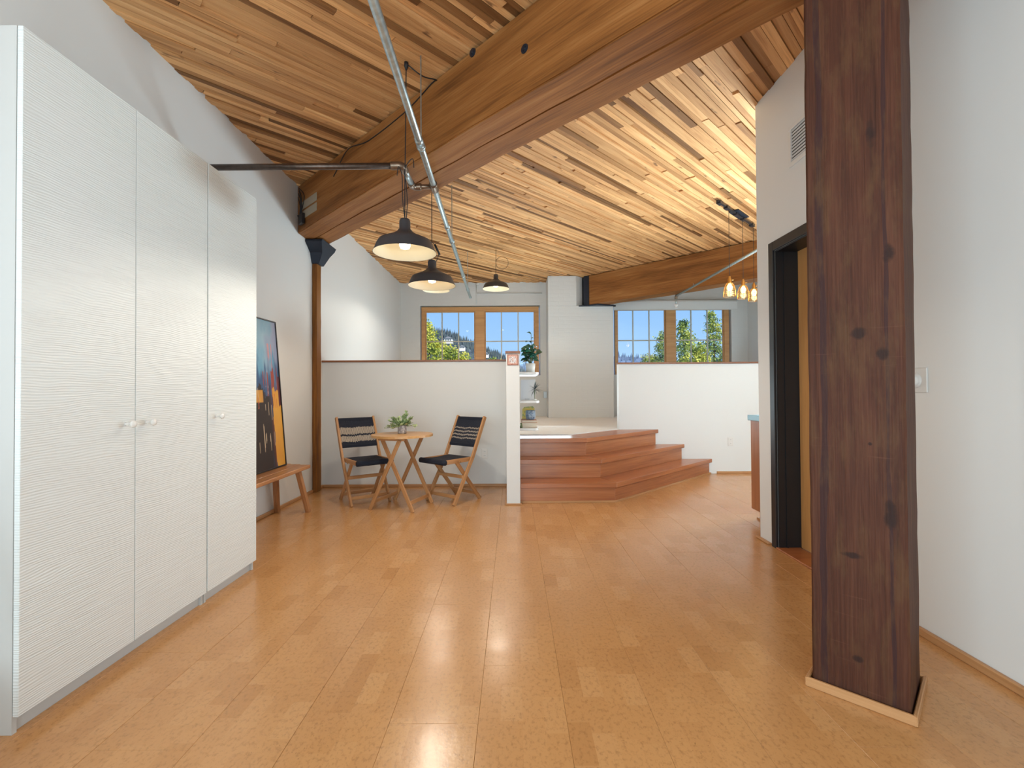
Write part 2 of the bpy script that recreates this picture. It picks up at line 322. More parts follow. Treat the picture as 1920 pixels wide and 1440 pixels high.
def grid_attr(name, P00, PU, PV, nu, nv, colfn, material, parent, thick=None):
    """flat print: a grid quad sheet whose colours are written per vertex"""
    P00=Vector(P00); PU=Vector(PU); PV=Vector(PV); vs=[]; fs=[]; cols=[]
    for j in range(nv+1):
        for i in range(nu+1):
            u=i/nu; v=j/nv; vs.append(tuple(P00+PU*u+PV*v)); cols.append((*colfn(u,v),1))
    for j in range(nv):
        for i in range(nu):
            a=j*(nu+1)+i; fs.append((a,a+1,a+nu+2,a+nu+1))
    me=bpy.data.meshes.new(name); me.from_pydata(vs,[],fs)
    at=me.color_attributes.new('Col','FLOAT_COLOR','POINT'); at.data.foreach_set('color',[c for cc in cols for c in cc])
    return link(name,me,material,parent)
m = mat('printed_colours', rough=0.55); at = N(m,'ShaderNodeAttribute'); at.attribute_name='Col'; L(m,at.outputs['Color'],m.node_tree.nodes['Principled BSDF'].inputs['Base Color']); M['print']=m
def smoothpath(pts, n=6):
    pts=[Vector(p) for p in pts]; out=[]
    for i in range(len(pts)-1):
        p0=pts[max(i-1,0)]; p1=pts[i]; p2=pts[i+1]; p3=pts[min(i+2,len(pts)-1)]
        for k in range(n):
            t=k/n; out.append(0.5*((2*p1)+(p2-p0)*t+(2*p0-5*p1+4*p2-p3)*t*t+(3*p1-p0-3*p2+p3)*t**3))
    out.append(pts[-1]); return out
# ------------------------------------------------------------------ key dimensions (metres)
XL,XR,XK,H,YB,YD,YR0 = -2.273,1.885,4.757,3.328,9.714,3.687,-4.2
YL,YH,ZT = 5.712,6.492,1.505
# ================================================================== STRUCTURE
# floor: slab + cork planks
bm=bmesh.new(); abox(bm,XL-0.2,XK+0.2,YR0-0.2,YB+0.3,-0.25,-0.010)
floor=struct(finish('floor',bm,M['cork']))
box('rear_floor_strip',XL,XR,YR0,0.0,-0.0099,0.0,M['cork'],floor)
PW,PL=0.305,0.915
def clip_poly(poly, planes):
    for (a,b,c) in planes:   # keep a*x+b*y<=c
        out=[]
        for i in range(len(poly)):
            p=poly[i]; q=poly[(i+1)%len(poly)]; dp=a*p[0]+b*p[1]-c; dq=a*q[0]+b*q[1]-c
            if dp<=0: out.append(p)
            if dp*dq<0:
                t=dp/(dp-dq); out.append((p[0]+(q[0]-p[0])*t,p[1]+(q[1]-p[1])*t))
        poly=out
        if len(poly)<3: return []
    return poly
plank_me={}
i0=math.floor((XL+0.126)/PW)
for i in range(i0, 16):
    xa=-0.126+i*PW; xb=xa+PW
    off=(i*0.343+0.10)%PL
    for j in range(-1,8):
        ya=1.90-PL*3+j*PL+off; yb=ya+PL
        x0,x1,y0,y1=max(xa,XL),min(xb,XK),max(ya,0.0),min(yb,6.49)
        if x0>=1.885 and y1<3.69: continue
        if x0>=XR-0.01: y0=max(y0,3.69)
        if x1-x0<0.01 or y1-y0<0.02: continue
        if x0>0.07 and x0<1.0 and y0>5.0: continue
        gx=0.0003
        key=(round(x1-x0,4),round(y1-y0,4))
        if key not in plank_me:
            bm=bmesh.new(); abox(bm,gx,x1-x0-gx,gx,y1-y0-gx,-0.010,0.0)
            te=[e_ for e_ in bm.edges if all(v_.co.z>-0.001 for v_ in e_.verts)]
            bmesh.ops.bevel(bm,geom=te,offset=0.0009,segments=1,affect='EDGES')
            bmesh.ops.recalc_face_normals(bm,faces=list(bm.faces))
            me=bpy.data.meshes.new('plank'); bm.to_mesh(me); bm.free(); me.materials.append(M['cork']); plank_me[key]=me
        link('plank',plank_me[key],None,floor,Matrix.Translation((x0,y0,random.uniform(-0.0004,0.0004))))
# walls
def wbox(name,*a,mt='paint'): return struct(box(name,*a,M[mt]))
wl=wbox('wall_left',XL-0.2,XL,YR0-0.2,YB+0.35,-0.25,H+0.2)
wrear=wbox('wall_rear',XL,XR+0.2,YR0-0.2,YR0,-0.1,H+0.03)
# right wall with door opening y 2.53..3.435, z<2.13
dY0,dY1,dZ=2.53,3.435,2.13
bm=bmesh.new(); abox(bm,XR,XR+0.165,YR0,dY0,-0.01,H); abox(bm,XR,XR+0.165,dY0,dY1,dZ,H); abox(bm,XR,XR+0.165,dY1,YD,-0.01,H)
wr=struct(finish('wall_right',bm,M['paint']))
wbox('wall_kitchen_near',XR+0.166,XK+0.2,YD-0.15,YD,-0.01,H)
wbox('wall_kitchen_right',XK,XK+0.2,YD,YB+0.35,-0.25,H+0.2)
# back wall with two window openings
wins=[(-1.875,0.555,1.44,2.86),(2.045,4.43,1.44,2.86)]
bm=bmesh.new(); y0,y1=YB,YB+0.32
xs=[XL,wins[0][0],wins[0][1],wins[1][0],wins[1][1],XK]
for a in (0,2,4): abox(bm,xs[a],xs[a+1],y0,y1,-0.1,H+0.02)
for (a,b,c,d) in wins: abox(bm,a,b,y0,y1,-0.1,c); abox(bm,a,b,y0,y1,d,H+0.02)
wb=struct(finish('wall_back',bm,M['brickpaint']))
# chimney breast with beam pocket
bm=bmesh.new(); abox(bm,0.68,1.93,9.19,YB,0.592,2.755); abox(bm,0.68,1.225,9.19,YB,2.755,H)
prism_bm(bm,[(1.225,9.19),(1.36,9.32),(1.36,YB),(1.225,YB)],2.755,H)
ch=struct(finish('wall_chimney_breast',bm,M['brickpaint'],bevel=0.006))
tag(ch,'white painted brick chimney breast between the two far windows')
# half walls
def cap(name,pts,z0,z1): return struct(prism(name,pts,z0,z1,M['capwood'],bevel=0.003))
wbox('wall_half_left',XL,-0.067,YL,YL+0.12,0,ZT-0.022,mt='paint2')
wbox('wall_half_right',1.431,XK,YH,YH+0.12,-0.01,ZT-0.022,mt='paint2')
wbox('wall_wing',-0.067,0.067,4.792,YL+0.12,0,ZT,mt='paint')
struct(bar('trim_1',(XL,YL+0.055,ZT-0.011),(-0.069,YL+0.055,ZT-0.011),0.15,0.022,M['capwood'],bevel=0.003),'reddish wood cap on the left half wall')
struct(bar('trim_2',(1.42,YH+0.055,ZT-0.011),(XK,YH+0.055,ZT-0.011),0.15,0.022,M['capwood'],bevel=0.003),'reddish wood cap on the right half wall')
struct(bar('trim_3',(0,4.775,ZT+0.013),(0,YL+0.13,ZT+0.013),0.15,0.024,M['capwood'],bevel=0.003),'reddish wood cap on the end of the wing wall')
# upper level floor
D1,D2,D3=3.81,4.18,4.53; N1,N2,N3=4.85,5.12,5.35; DC,NC=5.07,5.76
fu=struct(prism('floor_upper',[(XL,YL+0.12),(YL+0.12-DC+0.03,YL+0.12),(YH-DC+0.03,YH),(1.431,YH),(1.431,YH+0.12),(XK,YH+0.12),(XK,YB),(XL,YB)],0.3,0.588,M['stair']))
# baseboards
def base(name,p0,p1,n,h=0.032,t=0.018):
    p0=Vector((*p0,h/2)); p1=Vector((*p1,h/2)); nn=Vector((*n,0))*(t/2)
    return struct(bar(name,p0+nn,p1+nn,t,h,M['trimwood'],bevel=0.004))
base('baseboard_left',(XL,3.16),(XL,5.42),(1,0)); base('baseboard_left',(XL,5.54),(XL,YL),(1,0))
base('baseboard_back',(XL+0.018,YL),(-0.067,YL),(0,-1)); base('baseboard_back',(2.74,YH),(XK,YH),(0,-1))
base('baseboard_wing',(-0.085,4.792),(0.085,4.792),(0,-1),0.014); base('baseboard_wing',(-0.067,4.80),(-0.067,YL-0.018),(-1,0),0.014)
base('baseboard_right',(XR,YR0),(XR,2.45),(-1,0),0.036,0.022); base('baseboard_right',(XR,3.52),(XR,YD+0.02),(-1,0),0.014,0.03)
# ceiling: backing + strips
ceil=struct(box('ceiling',XL-0.2,XK+0.2,YR0-0.2,YB+0.35,H+0.03,H+0.25,mat('ceiling_backing',(0.10,0.05,0.02),0.8)))
box('rear_ceiling_boards',XL,XR,YR0,1.0,H+0.001,H+0.0299,M['trimwood'],ceil)
c45=math.sqrt(0.5); R45=Matrix.Rotation(PI/4,4,'Z')      # local X runs along (1,1)
def loc(x,y): return ((x+y)*c45,(y-x)*c45)
room=[]   # a*u+b*v<=c in local coords
room.append((-c45, c45,-XL)); room.append((c45,-c45,XK))          # x=(u-v)c
room.append((c45,c45,YB)); room.append((-c45,-c45,-1.0))           # y=(u+v)c
SW=0.047; strips=[]
rs=random.Random(3)
v=-3.0
while v<8.9:
    w=SW*rs.choice((0.8,0.95,1.0,1.0,1.1,1.25))
    u=-2.5-rs.random()*2
    while u<10.6:
        ln=rs.choice((0.6,1.2,1.8,2.4,3.2))*rs.uniform(0.85,1.15)
        poly=clip_poly([(u+0.002,v+0.0018),(u+ln-0.002,v+0.0018),(u+ln-0.002,v+w-0.0018),(u+0.002,v+w-0.0018)],room)
        if len(poly)>=3:
            cx_=sum(p[0] for p in poly)/len(poly); cy_=sum(p[1] for p in poly)/len(poly)
            x=(cx_-cy_)*c45; y=(cx_+cy_)*c45
            z=H-0.010+(rs.random()**1.5)*0.018+(0.012 if rs.random()<0.09 else 0)
            L_=max(p[0] for p in poly)-min(p[0] for p in poly)
            vis = y>2.6 and abs(x)/y<1.1 and not (x>1.885 and y<3.7)
            strips.append((L_/(x*x+y*y) if vis else 0,poly,z,(rs.random(),rs.random(),rs.random())))
        u+=ln
    v+=w
strips.sort(key=lambda s:-s[0])
def tint_mesh(me, cols):
    at=me.color_attributes.new('tint','FLOAT_COLOR','CORNER'); buf=[]
    for p in me.polygons:
        c=cols[p.index]
        for _ in p.loop_indices: buf.extend((*c,1))
    at.data.foreach_set('color',buf)
bmA=None
allv=[];allf=[];allc=[]
def strip_data(poly,z,off=0):
    n=len(poly); vs=[(p[0],p[1],z) for p in poly]+[(p[0],p[1],H+0.031) for p in poly]
    fs=[tuple(reversed(range(n)))]+[(i,(i+1)%n,n+(i+1)%n,n+i) for i in range(n)]
    return vs,[tuple(a+off for a in f) for f in fs]
for k,(sc_,poly,z,t) in enumerate(strips):
    if k<298:
        vs,fs=strip_data(poly,z); me=bpy.data.meshes.new('ceiling_board'); me.from_pydata(vs,[],fs); me.update(); tint_mesh(me,[t]*len(fs))
        link('ceiling_board',me,M['ceil'],ceil,R45)
    else:
        vs,fs=strip_data(poly,z,len(allv)); allv+=vs; allf+=fs; allc+=[t]*len(fs)
me=bpy.data.meshes.new('ceiling_boards'); me.from_pydata(allv,[],allf); me.update(); tint_mesh(me,allc)
tag(link('ceiling_boards',me,M['ceil'],ceil,R45),kind='stuff')
# ------------------------------------------------------------------ windows
def window(name, x0,x1,z0,z1, yf, panes, label):
    """panes: two glazed lights (xa,xb); z glass range"""
    fr=bmesh.new()
    g0,g1=panes['z']; la,lb=panes['x']
    abox(fr,x0,x1,yf,yf+0.10,g1,z1); abox(fr,x0,x1,yf,yf+0.10,z0,g0)
    abox(fr,x0,la[0],yf,yf+0.10,g0,g1); abox(fr,lb[1],x1,yf,yf+0.10,g0,g1)
    w=struct(finish(name,fr,M['winwood'],bevel=0.003),label)
    mul=bar('mullion',((la[1]+lb[0])/2,yf-0.012+0.06,g0),((la[1]+lb[0])/2,yf-0.012+0.06,g1),lb[0]-la[1],0.12,M['winwood'],w,upv=(0,1,0),bevel=0.003) if False else box('mullion',la[1],lb[0],yf-0.012,yf+0.10,g0,g1,M['winwood'],w,0.003)
    for (a,b) in (la,lb):
        sb=bmesh.new(); s=0.022
        abox(sb,a,b,yf+0.03,yf+0.06,g1-s,g1); abox(sb,a,b,yf+0.03,yf+0.06,g0,g0+s); abox(sb,a,a+s,yf+0.03,yf+0.06,g0+s,g1-s); abox(sb,b-s,b,yf+0.03,yf+0.06,g0+s,g1-s)
        sash=finish('sash',sb,M['winwood'],w)
        zm=panes['zm']
        for k in (1,2):
            xm=a+(b-a)*k/3; box('muntin',xm-0.011,xm+0.011,yf+0.034,yf+0.056,g0+s,g1-s,M['muntin'],sash)
        box('muntin',a+s,b-s,yf+0.036,yf+0.054,zm-0.011,zm+0.011,M['muntin'],sash)
        for i in range(3):
            for (za,zb) in ((g0,zm),(zm,g1)):
                box('pane',a+(b-a)*i/3+0.004,a+(b-a)*(i+1)/3-0.004,yf+0.043,yf+0.047,za+0.004,zb-0.004,M['glass'],sash)
    return w
M['muntin']=mat('grey_muntin',(0.52,0.50,0.42),0.5)
YF=9.76
window('window_1',-1.858,0.535,1.445,2.842,YF,dict(x=((-1.782,-0.765),(-0.570,0.452)),z=(1.49,2.757),zm=2.14),'left far window with fir frame and two grids of panes')
window('window_2',2.083,4.405,1.445,2.842,YF,dict(x=((2.128,3.117),(3.313,4.307)),z=(1.49,2.775),zm=2.14),'right far window with fir frame and two grids of panes')
# ------------------------------------------------------------------ door in right wall
dr=bmesh.new()
abox(dr,XR-0.018,XR,dY1,dY1+0.06,0,dZ+0.065); abox(dr,XR-0.018,XR,dY0-0.06,dY0,0,dZ+0.065); abox(dr,XR-0.018,XR,dY0,dY1,dZ,dZ+0.065)
d1=struct(finish('door_1',dr,M['blackframe'],bevel=0.003),'black framed doorway behind the big timber column')
jb=bmesh.new(); abox(jb,XR,XR+0.165,dY1-0.012,dY1,0,dZ); abox(jb,XR,XR+0.165,dY0,dY0+0.012,0,dZ); abox(jb,XR,XR+0.165,dY0,dY1,dZ-0.012,dZ)
abox(jb,XR+0.05,XR+0.062,dY1-0.02,dY1-0.012,0,dZ-0.012)
finish('jamb',jb,M['blackframe'],d1)
lf=bar('door_leaf',(XR+0.17,(dY0+dY1)/2,0.012),(XR+0.17,(dY0+dY1)/2,dZ-0.01),dY1-dY0-0.03,0.035,M['doorwood'],d1,upv=(1,0,0))
lathe('door_knob',[(0,0),(0.012,0),(0.012,0.03),(0.027,0.04),(0.027,0.055),(0,0.065)],(XR+0.09,dY0+0.09,1.0),M['brass'],lf)
box('threshold',XR-0.02,XR+0.15,dY0,dY1,0.0,0.012,M['stair'],d1,0.003)
# ------------------------------------------------------------------ stairs
st=thing('corner_stairs','three reddish fir steps turning a diagonal corner up to the carpeted level','stairs',(1.0,5.3,0))
def outline(n,d,yb=YH-0.002,inset=0.0): # nose polygon back to wing wall/half wall
    n+=inset; d+=inset*1.414
    return [(0.069,n),(n-d,n),(yb-d,yb)]
def tread(n,d,z,nb,db,last=False):
    # straight board and diagonal board mitred at the corner
    t=0.05
    cA=(n-d,n); cB=(nb-db,nb)
    prismw('tread',[(0.069,n),cA,cB,(0.069,nb)],z-t,z,(1,0),st)
    prismw('tread',[cA,(YH-0.002-d,YH-0.002),(YH-0.002-db,YH-0.002),cB],z-t,z,(1,1),st)
def prismw(name,pts,z0,z1,dirn,parent,bev=0.004,mt='stair'):
    dx=Vector((*dirn,0)).normalized(); Mx=Matrix(((dx.x,-dx.y,0,pts[0][0]),(dx.y,dx.x,0,pts[0][1]),(0,0,1,0),(0,0,0,1)))
    I=Mx.inverted(); lp=[tuple((I@Vector((p[0],p[1],0)))[:2]) for p in pts]
    return prism(name,lp,z0,z1,M[mt],parent,bev,Mx)
def riser(n,d,z0,z1):
    i=0.028; t=0.02
    a,da=n+i,d+i*0.4142*0+ i*1.0
    n1=n+i; d1=d+i*1.414; n2=n1+t; d2=d1+t*1.414
    prismw('riser',[(0.069,n1),(n1-d1,n1),(n2-d2,n2),(0.069,n2)],z0,z1,(1,0),st,0.002)
    prismw('riser',[(n1-d1,n1),(YH-0.002-d1,YH-0.002),(YH-0.002-d2,YH-0.002),(n2-d2,n2)],z0,z1,(1,1),st,0.002)
riser(N1,D1,0.0,0.15); tread(N1,D1,0.2,N2+0.05,D2+0.07)
riser(N2,D2,0.2,0.35); tread(N2,D2,0.4,N3+0.05,D3+0.07)
riser(N3,D3,0.4,0.55); 
prismw('tread',[(0.069,N3),(N3-D3,N3),(NC-DC,NC),(0.069,NC)],0.55,0.6,(1,0),st); 
prismw('tread',[(N3-D3,N3),(YH-0.002-D3,YH-0.002),(YH-0.002-DC,YH-0.002),(NC-DC,NC)],0.55,0.6,(1,1),st)
prismw('base_moulding',[(0.069,N1+0.01),(N1+0.01-D1-0.014,N1+0.01),(N1+0.028-D1-0.04,N1+0.028),(0.069,N1+0.028)],0,0.018,(1,0),st,0.002,'trimwood')
prismw('base_moulding',[(N1+0.01-D1-0.014,N1+0.01),(YH-0.002-D1-0.014,YH-0.002),(YH-0.002-D1-0.04,YH-0.002),(N1+0.028-D1-0.04,N1+0.028)],0,0.018,(1,1),st,0.002,'trimwood')
# platform carcass hidden under the landing
struct(prism('floor_upper_landing',[(0.069,N3+0.06),(N3+0.06-D3-0.085,N3+0.06),(YH-0.002-D3-0.085,YH-0.002),(0.069,YH-0.002)],0.0,0.548,M['stair']))
# carpet
cpts=[(0.072,NC+0.004)]
for k in range(0,7):
    t=k/6; cpts.append((0.45+0.40*t+0.0, NC+0.004+ (0.0 if t<0.3 else (t-0.3)**2*0.35)))
cpts+= [(YH-DC-0.02,YH),(1.425,YH),(1.425,YH+0.125),(XK-0.01,YH+0.125),(XK-0.01,YB-0.005),(1.935,YB-0.005),(1.935,9.185),(0.672,9.185),(0.672,YB-0.005),(XL+0.005,YB-0.005),(XL+0.005,YL+0.125),(0.072,YL+0.125)]
bm=bmesh.new(); prism_bm(bm,cpts,0.589,0.609)
cp=finish('carpet',bm,M['carpet']); tag(cp,'white wall-to-wall carpet on the raised level behind the steps','carpet')
# ================================================================== TIMBERS
def s_axis_box(name,s0,s1,t0,t1,z0,z1,mt,parent,bevel=0.006):
    """beam running along (1,-1): s=x+y across, t=x-y along. local X = along"""
    d=Vector((c45,-c45,0)); n=Vector((c45,c45,0))
    p0=n*((s0+s1)/2*c45)+d*(t0*c45)+Vector((0,0,(z0+z1)/2)); p1=n*((s0+s1)/2*c45)+d*(t1*c45)+Vector((0,0,(z0+z1)/2))
    o=bar(name,p0,p1,(s1-s0)*c45,z1-z0,M[mt],parent,bevel); return o
def rough(o,amp=0.004,cuts=40):
    me=o.data; bm=bmesh.new(); bm.from_mesh(me)
    xs_=[v_.co.x for v_ in bm.verts]; ln=max(xs_)
    for k in range(1,cuts):
        bmesh.ops.bisect_plane(bm,geom=list(bm.verts)+list(bm.edges)+list(bm.faces),plane_co=(ln*k/cuts,0,0),plane_no=(1,0,0))
    r_=random.Random(len(o.name)+int(ln*10)); ph={}
    for v_ in bm.verts:
        k=(round(v_.co.x,3),v_.co.y>0,v_.co.z>0)
        if k not in ph: ph[k]=(r_.uniform(-amp,amp),r_.uniform(-amp,amp))
        v_.co.y+=ph[k][0]; v_.co.z+=ph[k][1]
    bm.to_mesh(me); bm.free()
b1=thing('ceiling_beam','huge double fir beam crossing the near ceiling from left post towards the dark column','beam',(-0.5,3.3,2.82))
# ends cut at left wall x=XL: t = x-y ; use t0 so that the beam just enters the wall
def timber(name,s0,s1,x0,x1,z0,z1,parent,mt='beam',clipy=None):
    n=Vector((c45,c45,0)); d=Vector((c45,-c45,0))
    Mx=Matrix(((d.x,n.x,0,0),(d.y,n.y,0,0),(0,0,1,0),(0,0,0,1)))
    pts=[(x0,s0-x0),(x1,s0-x1),(x1,s1-x1),(x0,s1-x0)]
    I=Mx.inverted(); lp=[tuple((I@Vector((p[0],p[1],0)))[:2]) for p in pts]
    bm=bmesh.new(); prism_bm(bm,lp,z0,z1)
    u0=min(p[0] for p in lp); u1=max(p[0] for p in lp)
    for k in range(1,48):
        bmesh.ops.bisect_plane(bm,geom=list(bm.verts)+list(bm.edges)+list(bm.faces),plane_co=(u0+(u1-u0)*k/48,0,0),plane_no=(1,0,0))
    ed=[e_ for e_ in bm.edges if abs((e_.verts[0].co-e_.verts[1].co).normalized().x)>0.99]
    bmesh.ops.bevel(bm,geom=ed,offset=0.008,segments=2,affect='EDGES')
    for v_ in bm.verts:
        a=v_.co.x
        if v_.co.z<(z0+z1)/2: v_.co.z+=0.003*math.sin(a*3.1+s0)+0.002*math.sin(a*11+s1)
        v_.co.y+=0.0025*math.sin(a*2.3+s0*5)
    return finish(name,bm,M[mt],parent,Mx)
timber('timber',2.79,3.083,XL+0.001,3.6,2.82,H-0.012,b1) if False else None
def timber_to(name,s0,s1,xmin,yend,z0,z1,parent):
    return timber(name,s0,s1,xmin,min(s0-yend,1.86),z0,z1,parent)
timber('timber',2.79,3.085,XL+0.001,1.86,2.82,H-0.014,b1)
timber('timber',3.093,3.385,XL+0.001,1.86,2.826,H-0.014,b1)
tag(b1.children[1] if len(b1.children)>1 else b1.children[0])
nrm=Vector((-c45,-c45,0))
for (px,pz) in ((0.078,3.085),(-0.245,3.295),):
    c=Vector((px,2.79-px,pz))
    Mx=Matrix.Translation(c)@nrm.to_track_quat('Z','Y').to_matrix().to_4x4()
    bm=bmesh.new(); lathe_bm(bm,[(0,0.012),(0.012,0.012),(0.014,0.006),(0.026,0.005),(0.028,-0.004),(0,-0.004)],(0,0,0),16)
    finish('bolt_washer',bm,M['steel'],b1,Mx,smooth=False)
# grey patches on left end of the beam
for (xa,xb,za,zb) in ((-2.20,-1.93,3.03,3.11),(-2.17,-1.93,2.93,3.01)):
    pts=[]
    p0=Vector((xa,2.788-xa,(za+zb)/2)); p1=Vector((xb,2.788-xb,(za+zb)/2))
    bar('mortar_patch',p0,p1,0.006,zb-za,M['patch'],b1,0.001)
b2=thing('ceiling_beam','far fir beam running from the chimney breast to the right above the windows','beam',(2.5,8.0,2.76))
timber('timber',10.58,11.0,1.46,4.75,2.76,H-0.014,b2)
pl=prism('bearing_plate',[(1.27,9.185),(1.46,9.12),(1.60,9.00),(1.98,9.18),(1.98,9.24),(1.27,9.24)],2.735,2.757,M['steel'],b2)
prism('end_plate',[(1.37,9.17),(1.455,9.115),(1.455,9.5),(1.37,9.5)],2.76,H-0.02,M['steel'],b2)
# left post with cap
lp=thing('timber_post','slim fir post with dark steel cap against the left wall','post',(-2.25,5.48,0))
pb=bar('post_shaft',(XL+0.0305,5.48,0),(XL+0.0305,5.48,2.59),0.12,0.054,M['post'],lp,0.004,upv=(1,0,0)); rough(pb,0.0015,24)
bm=bmesh.new()
for (zz,hw,xo) in ((2.56,0.045,0.075),): pass
prof=[(5.41,2.585),(5.55,2.585),(5.58,2.70),(5.64,2.77),(5.64,2.812),(5.24,2.812),(5.24,2.785),(5.37,2.70)]
a_=[bm.verts.new((XL+0.001,y,z)) for y,z in prof]; b_=[bm.verts.new((XL+0.085+(z-2.585)*0.5,y,z)) for y,z in prof]
bm.faces.new(a_); bm.faces.new(b_[::-1])
for i in range(len(prof)): bm.faces.new((a_[i],a_[(i+1)%len(prof)],b_[(i+1)%len(prof)],b_[i]))
finish('steel_cap',bm,M['steel'],lp,bevel=0.004)
# big column
FX,FY=1.349,1.652; q=0.207
cl=thing('timber_column','massive dark brown square timber column standing at the right foreground','column',(FX,FY+q,0))
cb_=bar('column_shaft',(FX,FY+q,0.0),(FX,FY+q,H-0.015),0.293,0.293,M['column'],cl,0.008,upv=(-c45,-c45,0)); rough(cb_,0.0013,40)
rimo=0.235; rimi=0.2165
def rimseg(a,b):  # between directions
    A=(FX+a[0]*rimo,FY+q+a[1]*rimo); B_=(FX+b[0]*rimo,FY+q+b[1]*rimo); C_=(FX+b[0]*rimi,FY+q+b[1]*rimi); D_=(FX+a[0]*rimi,FY+q+a[1]*rimi)
    prismw('base_moulding',[A,B_,C_,D_],0.0,0.035,(B_[0]-A[0],B_[1]-A[1]),cl,0.003,'trimwood')
for a,b in (((-1,0),(0,-1)),((0,-1),(1,0)),((1,0),(0,1)),((0,1),(-1,0))): rimseg(a,b)
# ================================================================== PIPES
sp1=thing('sprinkler_pipe','galvanised ceiling pipe with a dark side branch, hung below the near beam','pipe',(-0.6,4,2.72))
Zp=2.72; 
def mp(y): return (-0.508-0.0255*y, y, Zp-0.0)
tube('pipe_run',[mp(0.6),mp(8.1)],0.0215,M['galv'],sp1,14)
for y_ in (3.02,4.62,6.6):
    tube('coupling',[mp(y_-0.035),mp(y_+0.035)],0.0265,M['galv'],sp1,14)
tube('end_cap',[mp(8.1),mp(8.13)],0.025,M['galv'],sp1,12)
y_=3.70; x_=mp(y_)[0]
tube('tee_fitting',[mp(y_-0.055),mp(y_-0.035),mp(y_+0.035),mp(y_+0.055)],[0.031,0.028,0.028,0.031],M['fitting'],sp1,14)
tube('nipple',[(x_-0.02,y_,Zp),(x_-0.15,y_,Zp)],0.018,M['fitting'],sp1,12)
tube('elbow_fitting',smoothpath([(x_-0.10,y_,Zp),(x_-0.145,y_,Zp),(x_-0.165,y_-0.03,Zp),(x_-0.165,y_-0.07,Zp)]),0.027,M['fitting'],sp1,12)
tube('short_pipe',[(x_-0.165,y_-0.06,Zp),(x_-0.165,3.37,Zp)],0.021,M['galv'],sp1,12)
tube('elbow_fitting',smoothpath([(x_-0.165,3.43,Zp),(x_-0.165,3.375,Zp),(x_-0.185,3.35,Zp),(x_-0.245,3.35,Zp)]),0.028,M['fitting'],sp1,12)
tube('branch_pipe',[(x_-0.23,3.35,Zp),(XL+0.002,3.35,Zp-0.003)],0.022,M['iron'],sp1,14)
for y_ in (3.09,5.06,7.5):
    x_,_,z_=mp(y_)
    tube('hanger_rod',[(x_,y_,H-0.012),(x_,y_,z_+0.02)],0.0045,M['galv'],sp1,6)
    tube('hanger_ring',[(x_,y_-0.012,z_),(x_,y_+0.012,z_)],0.0285,M['galv'],sp1,14)
sp2=thing('sprinkler_pipe','thin galvanised pipe with a sprinkler drop under the far beam at right','pipe',(2.78,7,2.72))
tube('pipe_run',[(2.80,3.9,Zp),(2.776,8.12,Zp)],0.0165,M['galv'],sp2,12)
tube('elbow_fitting',smoothpath([(2.777,8.07,Zp),(2.776,8.12,Zp),(2.776,8.13,Zp-0.05)]),0.024,M['fitting'],sp2,10)
tube('drop_pipe',[(2.776,8.13,Zp-0.04),(2.776,8.13,Zp-0.15)],0.015,M['galv'],sp2,10)
lathe('sprinkler_head',[(0,0.05),(0.03,0.05),(0.03,0.03),(0.018,0.02),(0.018,-0.01),(0.03,-0.015),(0.03,-0.02),(0,-0.022)],(2.776,8.13,Zp-0.19),M['grille'],sp2,12)
tube('hanger_rod',[(2.78,7.35,2.76),(2.78,7.35,Zp+0.01)],0.005,M['galv'],sp2,6)
# ================================================================== PENDANTS
def barn_lamp(x,y,z,label,bulb,power,color,cordpts,coil=None):
    t=thing('barn_pendant_lamp',label,'pendant lamp',(x,y,z),'dark barn pendant lamps')
    c=(x,y,z)
    outer=[(0.205,0.0),(0.198,0.012),(0.180,0.058),(0.168,0.078),(0.125,0.098),(0.085,0.116),(0.050,0.140),(0.044,0.150)]
    inner=[(r-0.003,zz-0.002) for r,zz in reversed(outer)]
    inner[-1]=(0.203,0.001)
    lathe('shade',outer,c,M['shade'],t,48)
    lathe('shade_lining',inner,c,M['shade_in'],t,48)
    lathe('neck',[(0.044,0.148),(0.036,0.155),(0.036,0.205),(0.030,0.222),(0.012,0.228),(0,0.228)],c,M['shade'],t,24)
    lathe('socket',[(0,0.150),(0.03,0.150),(0.028,0.095),(0,0.095)],c,M['potw'],t,20)
    lathe('bulb',[(0,0.096),(0.018,0.096),(0.034,0.07),(0.036,0.05),(0.028,0.032),(0,0.022)],c,M[bulb],t,20)
    tube('cord',smoothpath([(x,y,z+0.225)]+cordpts,5),0.0035,M['cord'],t,6)
    if coil:
        for cc in coil: tube('cord_loop',smoothpath(cc,6),0.003,M['cord'],t,6)
    l=bpy.data.lights.new('lamp_light','SPOT'); l.energy=power; l.color=color; l.shadow_soft_size=0.035; l.spot_size=math.radians(168); l.spot_blend=0.25
    o=bpy.data.objects.new('lamp_light',l); COL.objects.link(o); o.parent=t; o.location=(0,0,0.012)
    return t
def loop(x,y,z,r,dx=1,n=12,start=0.6):
    return [(x+dx*(r+r*math.cos(PI+2*PI*k/n)),y,z+r*math.sin(PI+2*PI*k/n)) for k in range(n+1)]
z1,z2,z3,z4=2.038,2.048,2.664,2.683
barn_lamp(-0.70,3.12,z1,'largest looking barn lamp, nearest, with cream glowing inside','bulb1',25,(1,0.90,0.76),[(-0.70,3.125,2.5),(-0.70,3.15,2.9),(-0.697,3.16,H-0.01)],
   [[(-0.70,3.12,z1+0.225),(-0.712,3.11,z1+0.35),(-0.715,3.11,z1+0.50),(-0.735,3.10,z1+0.56),(-0.745,3.10,z1+0.50)],
    [(-0.69,3.12,z1+0.225),(-0.682,3.11,z1+0.33),(-0.690,3.12,z1+0.45),(-0.70,3.12,z1+0.55),(-0.65,3.12,z1+0.62),(-0.64,3.12,z1+0.56)]])
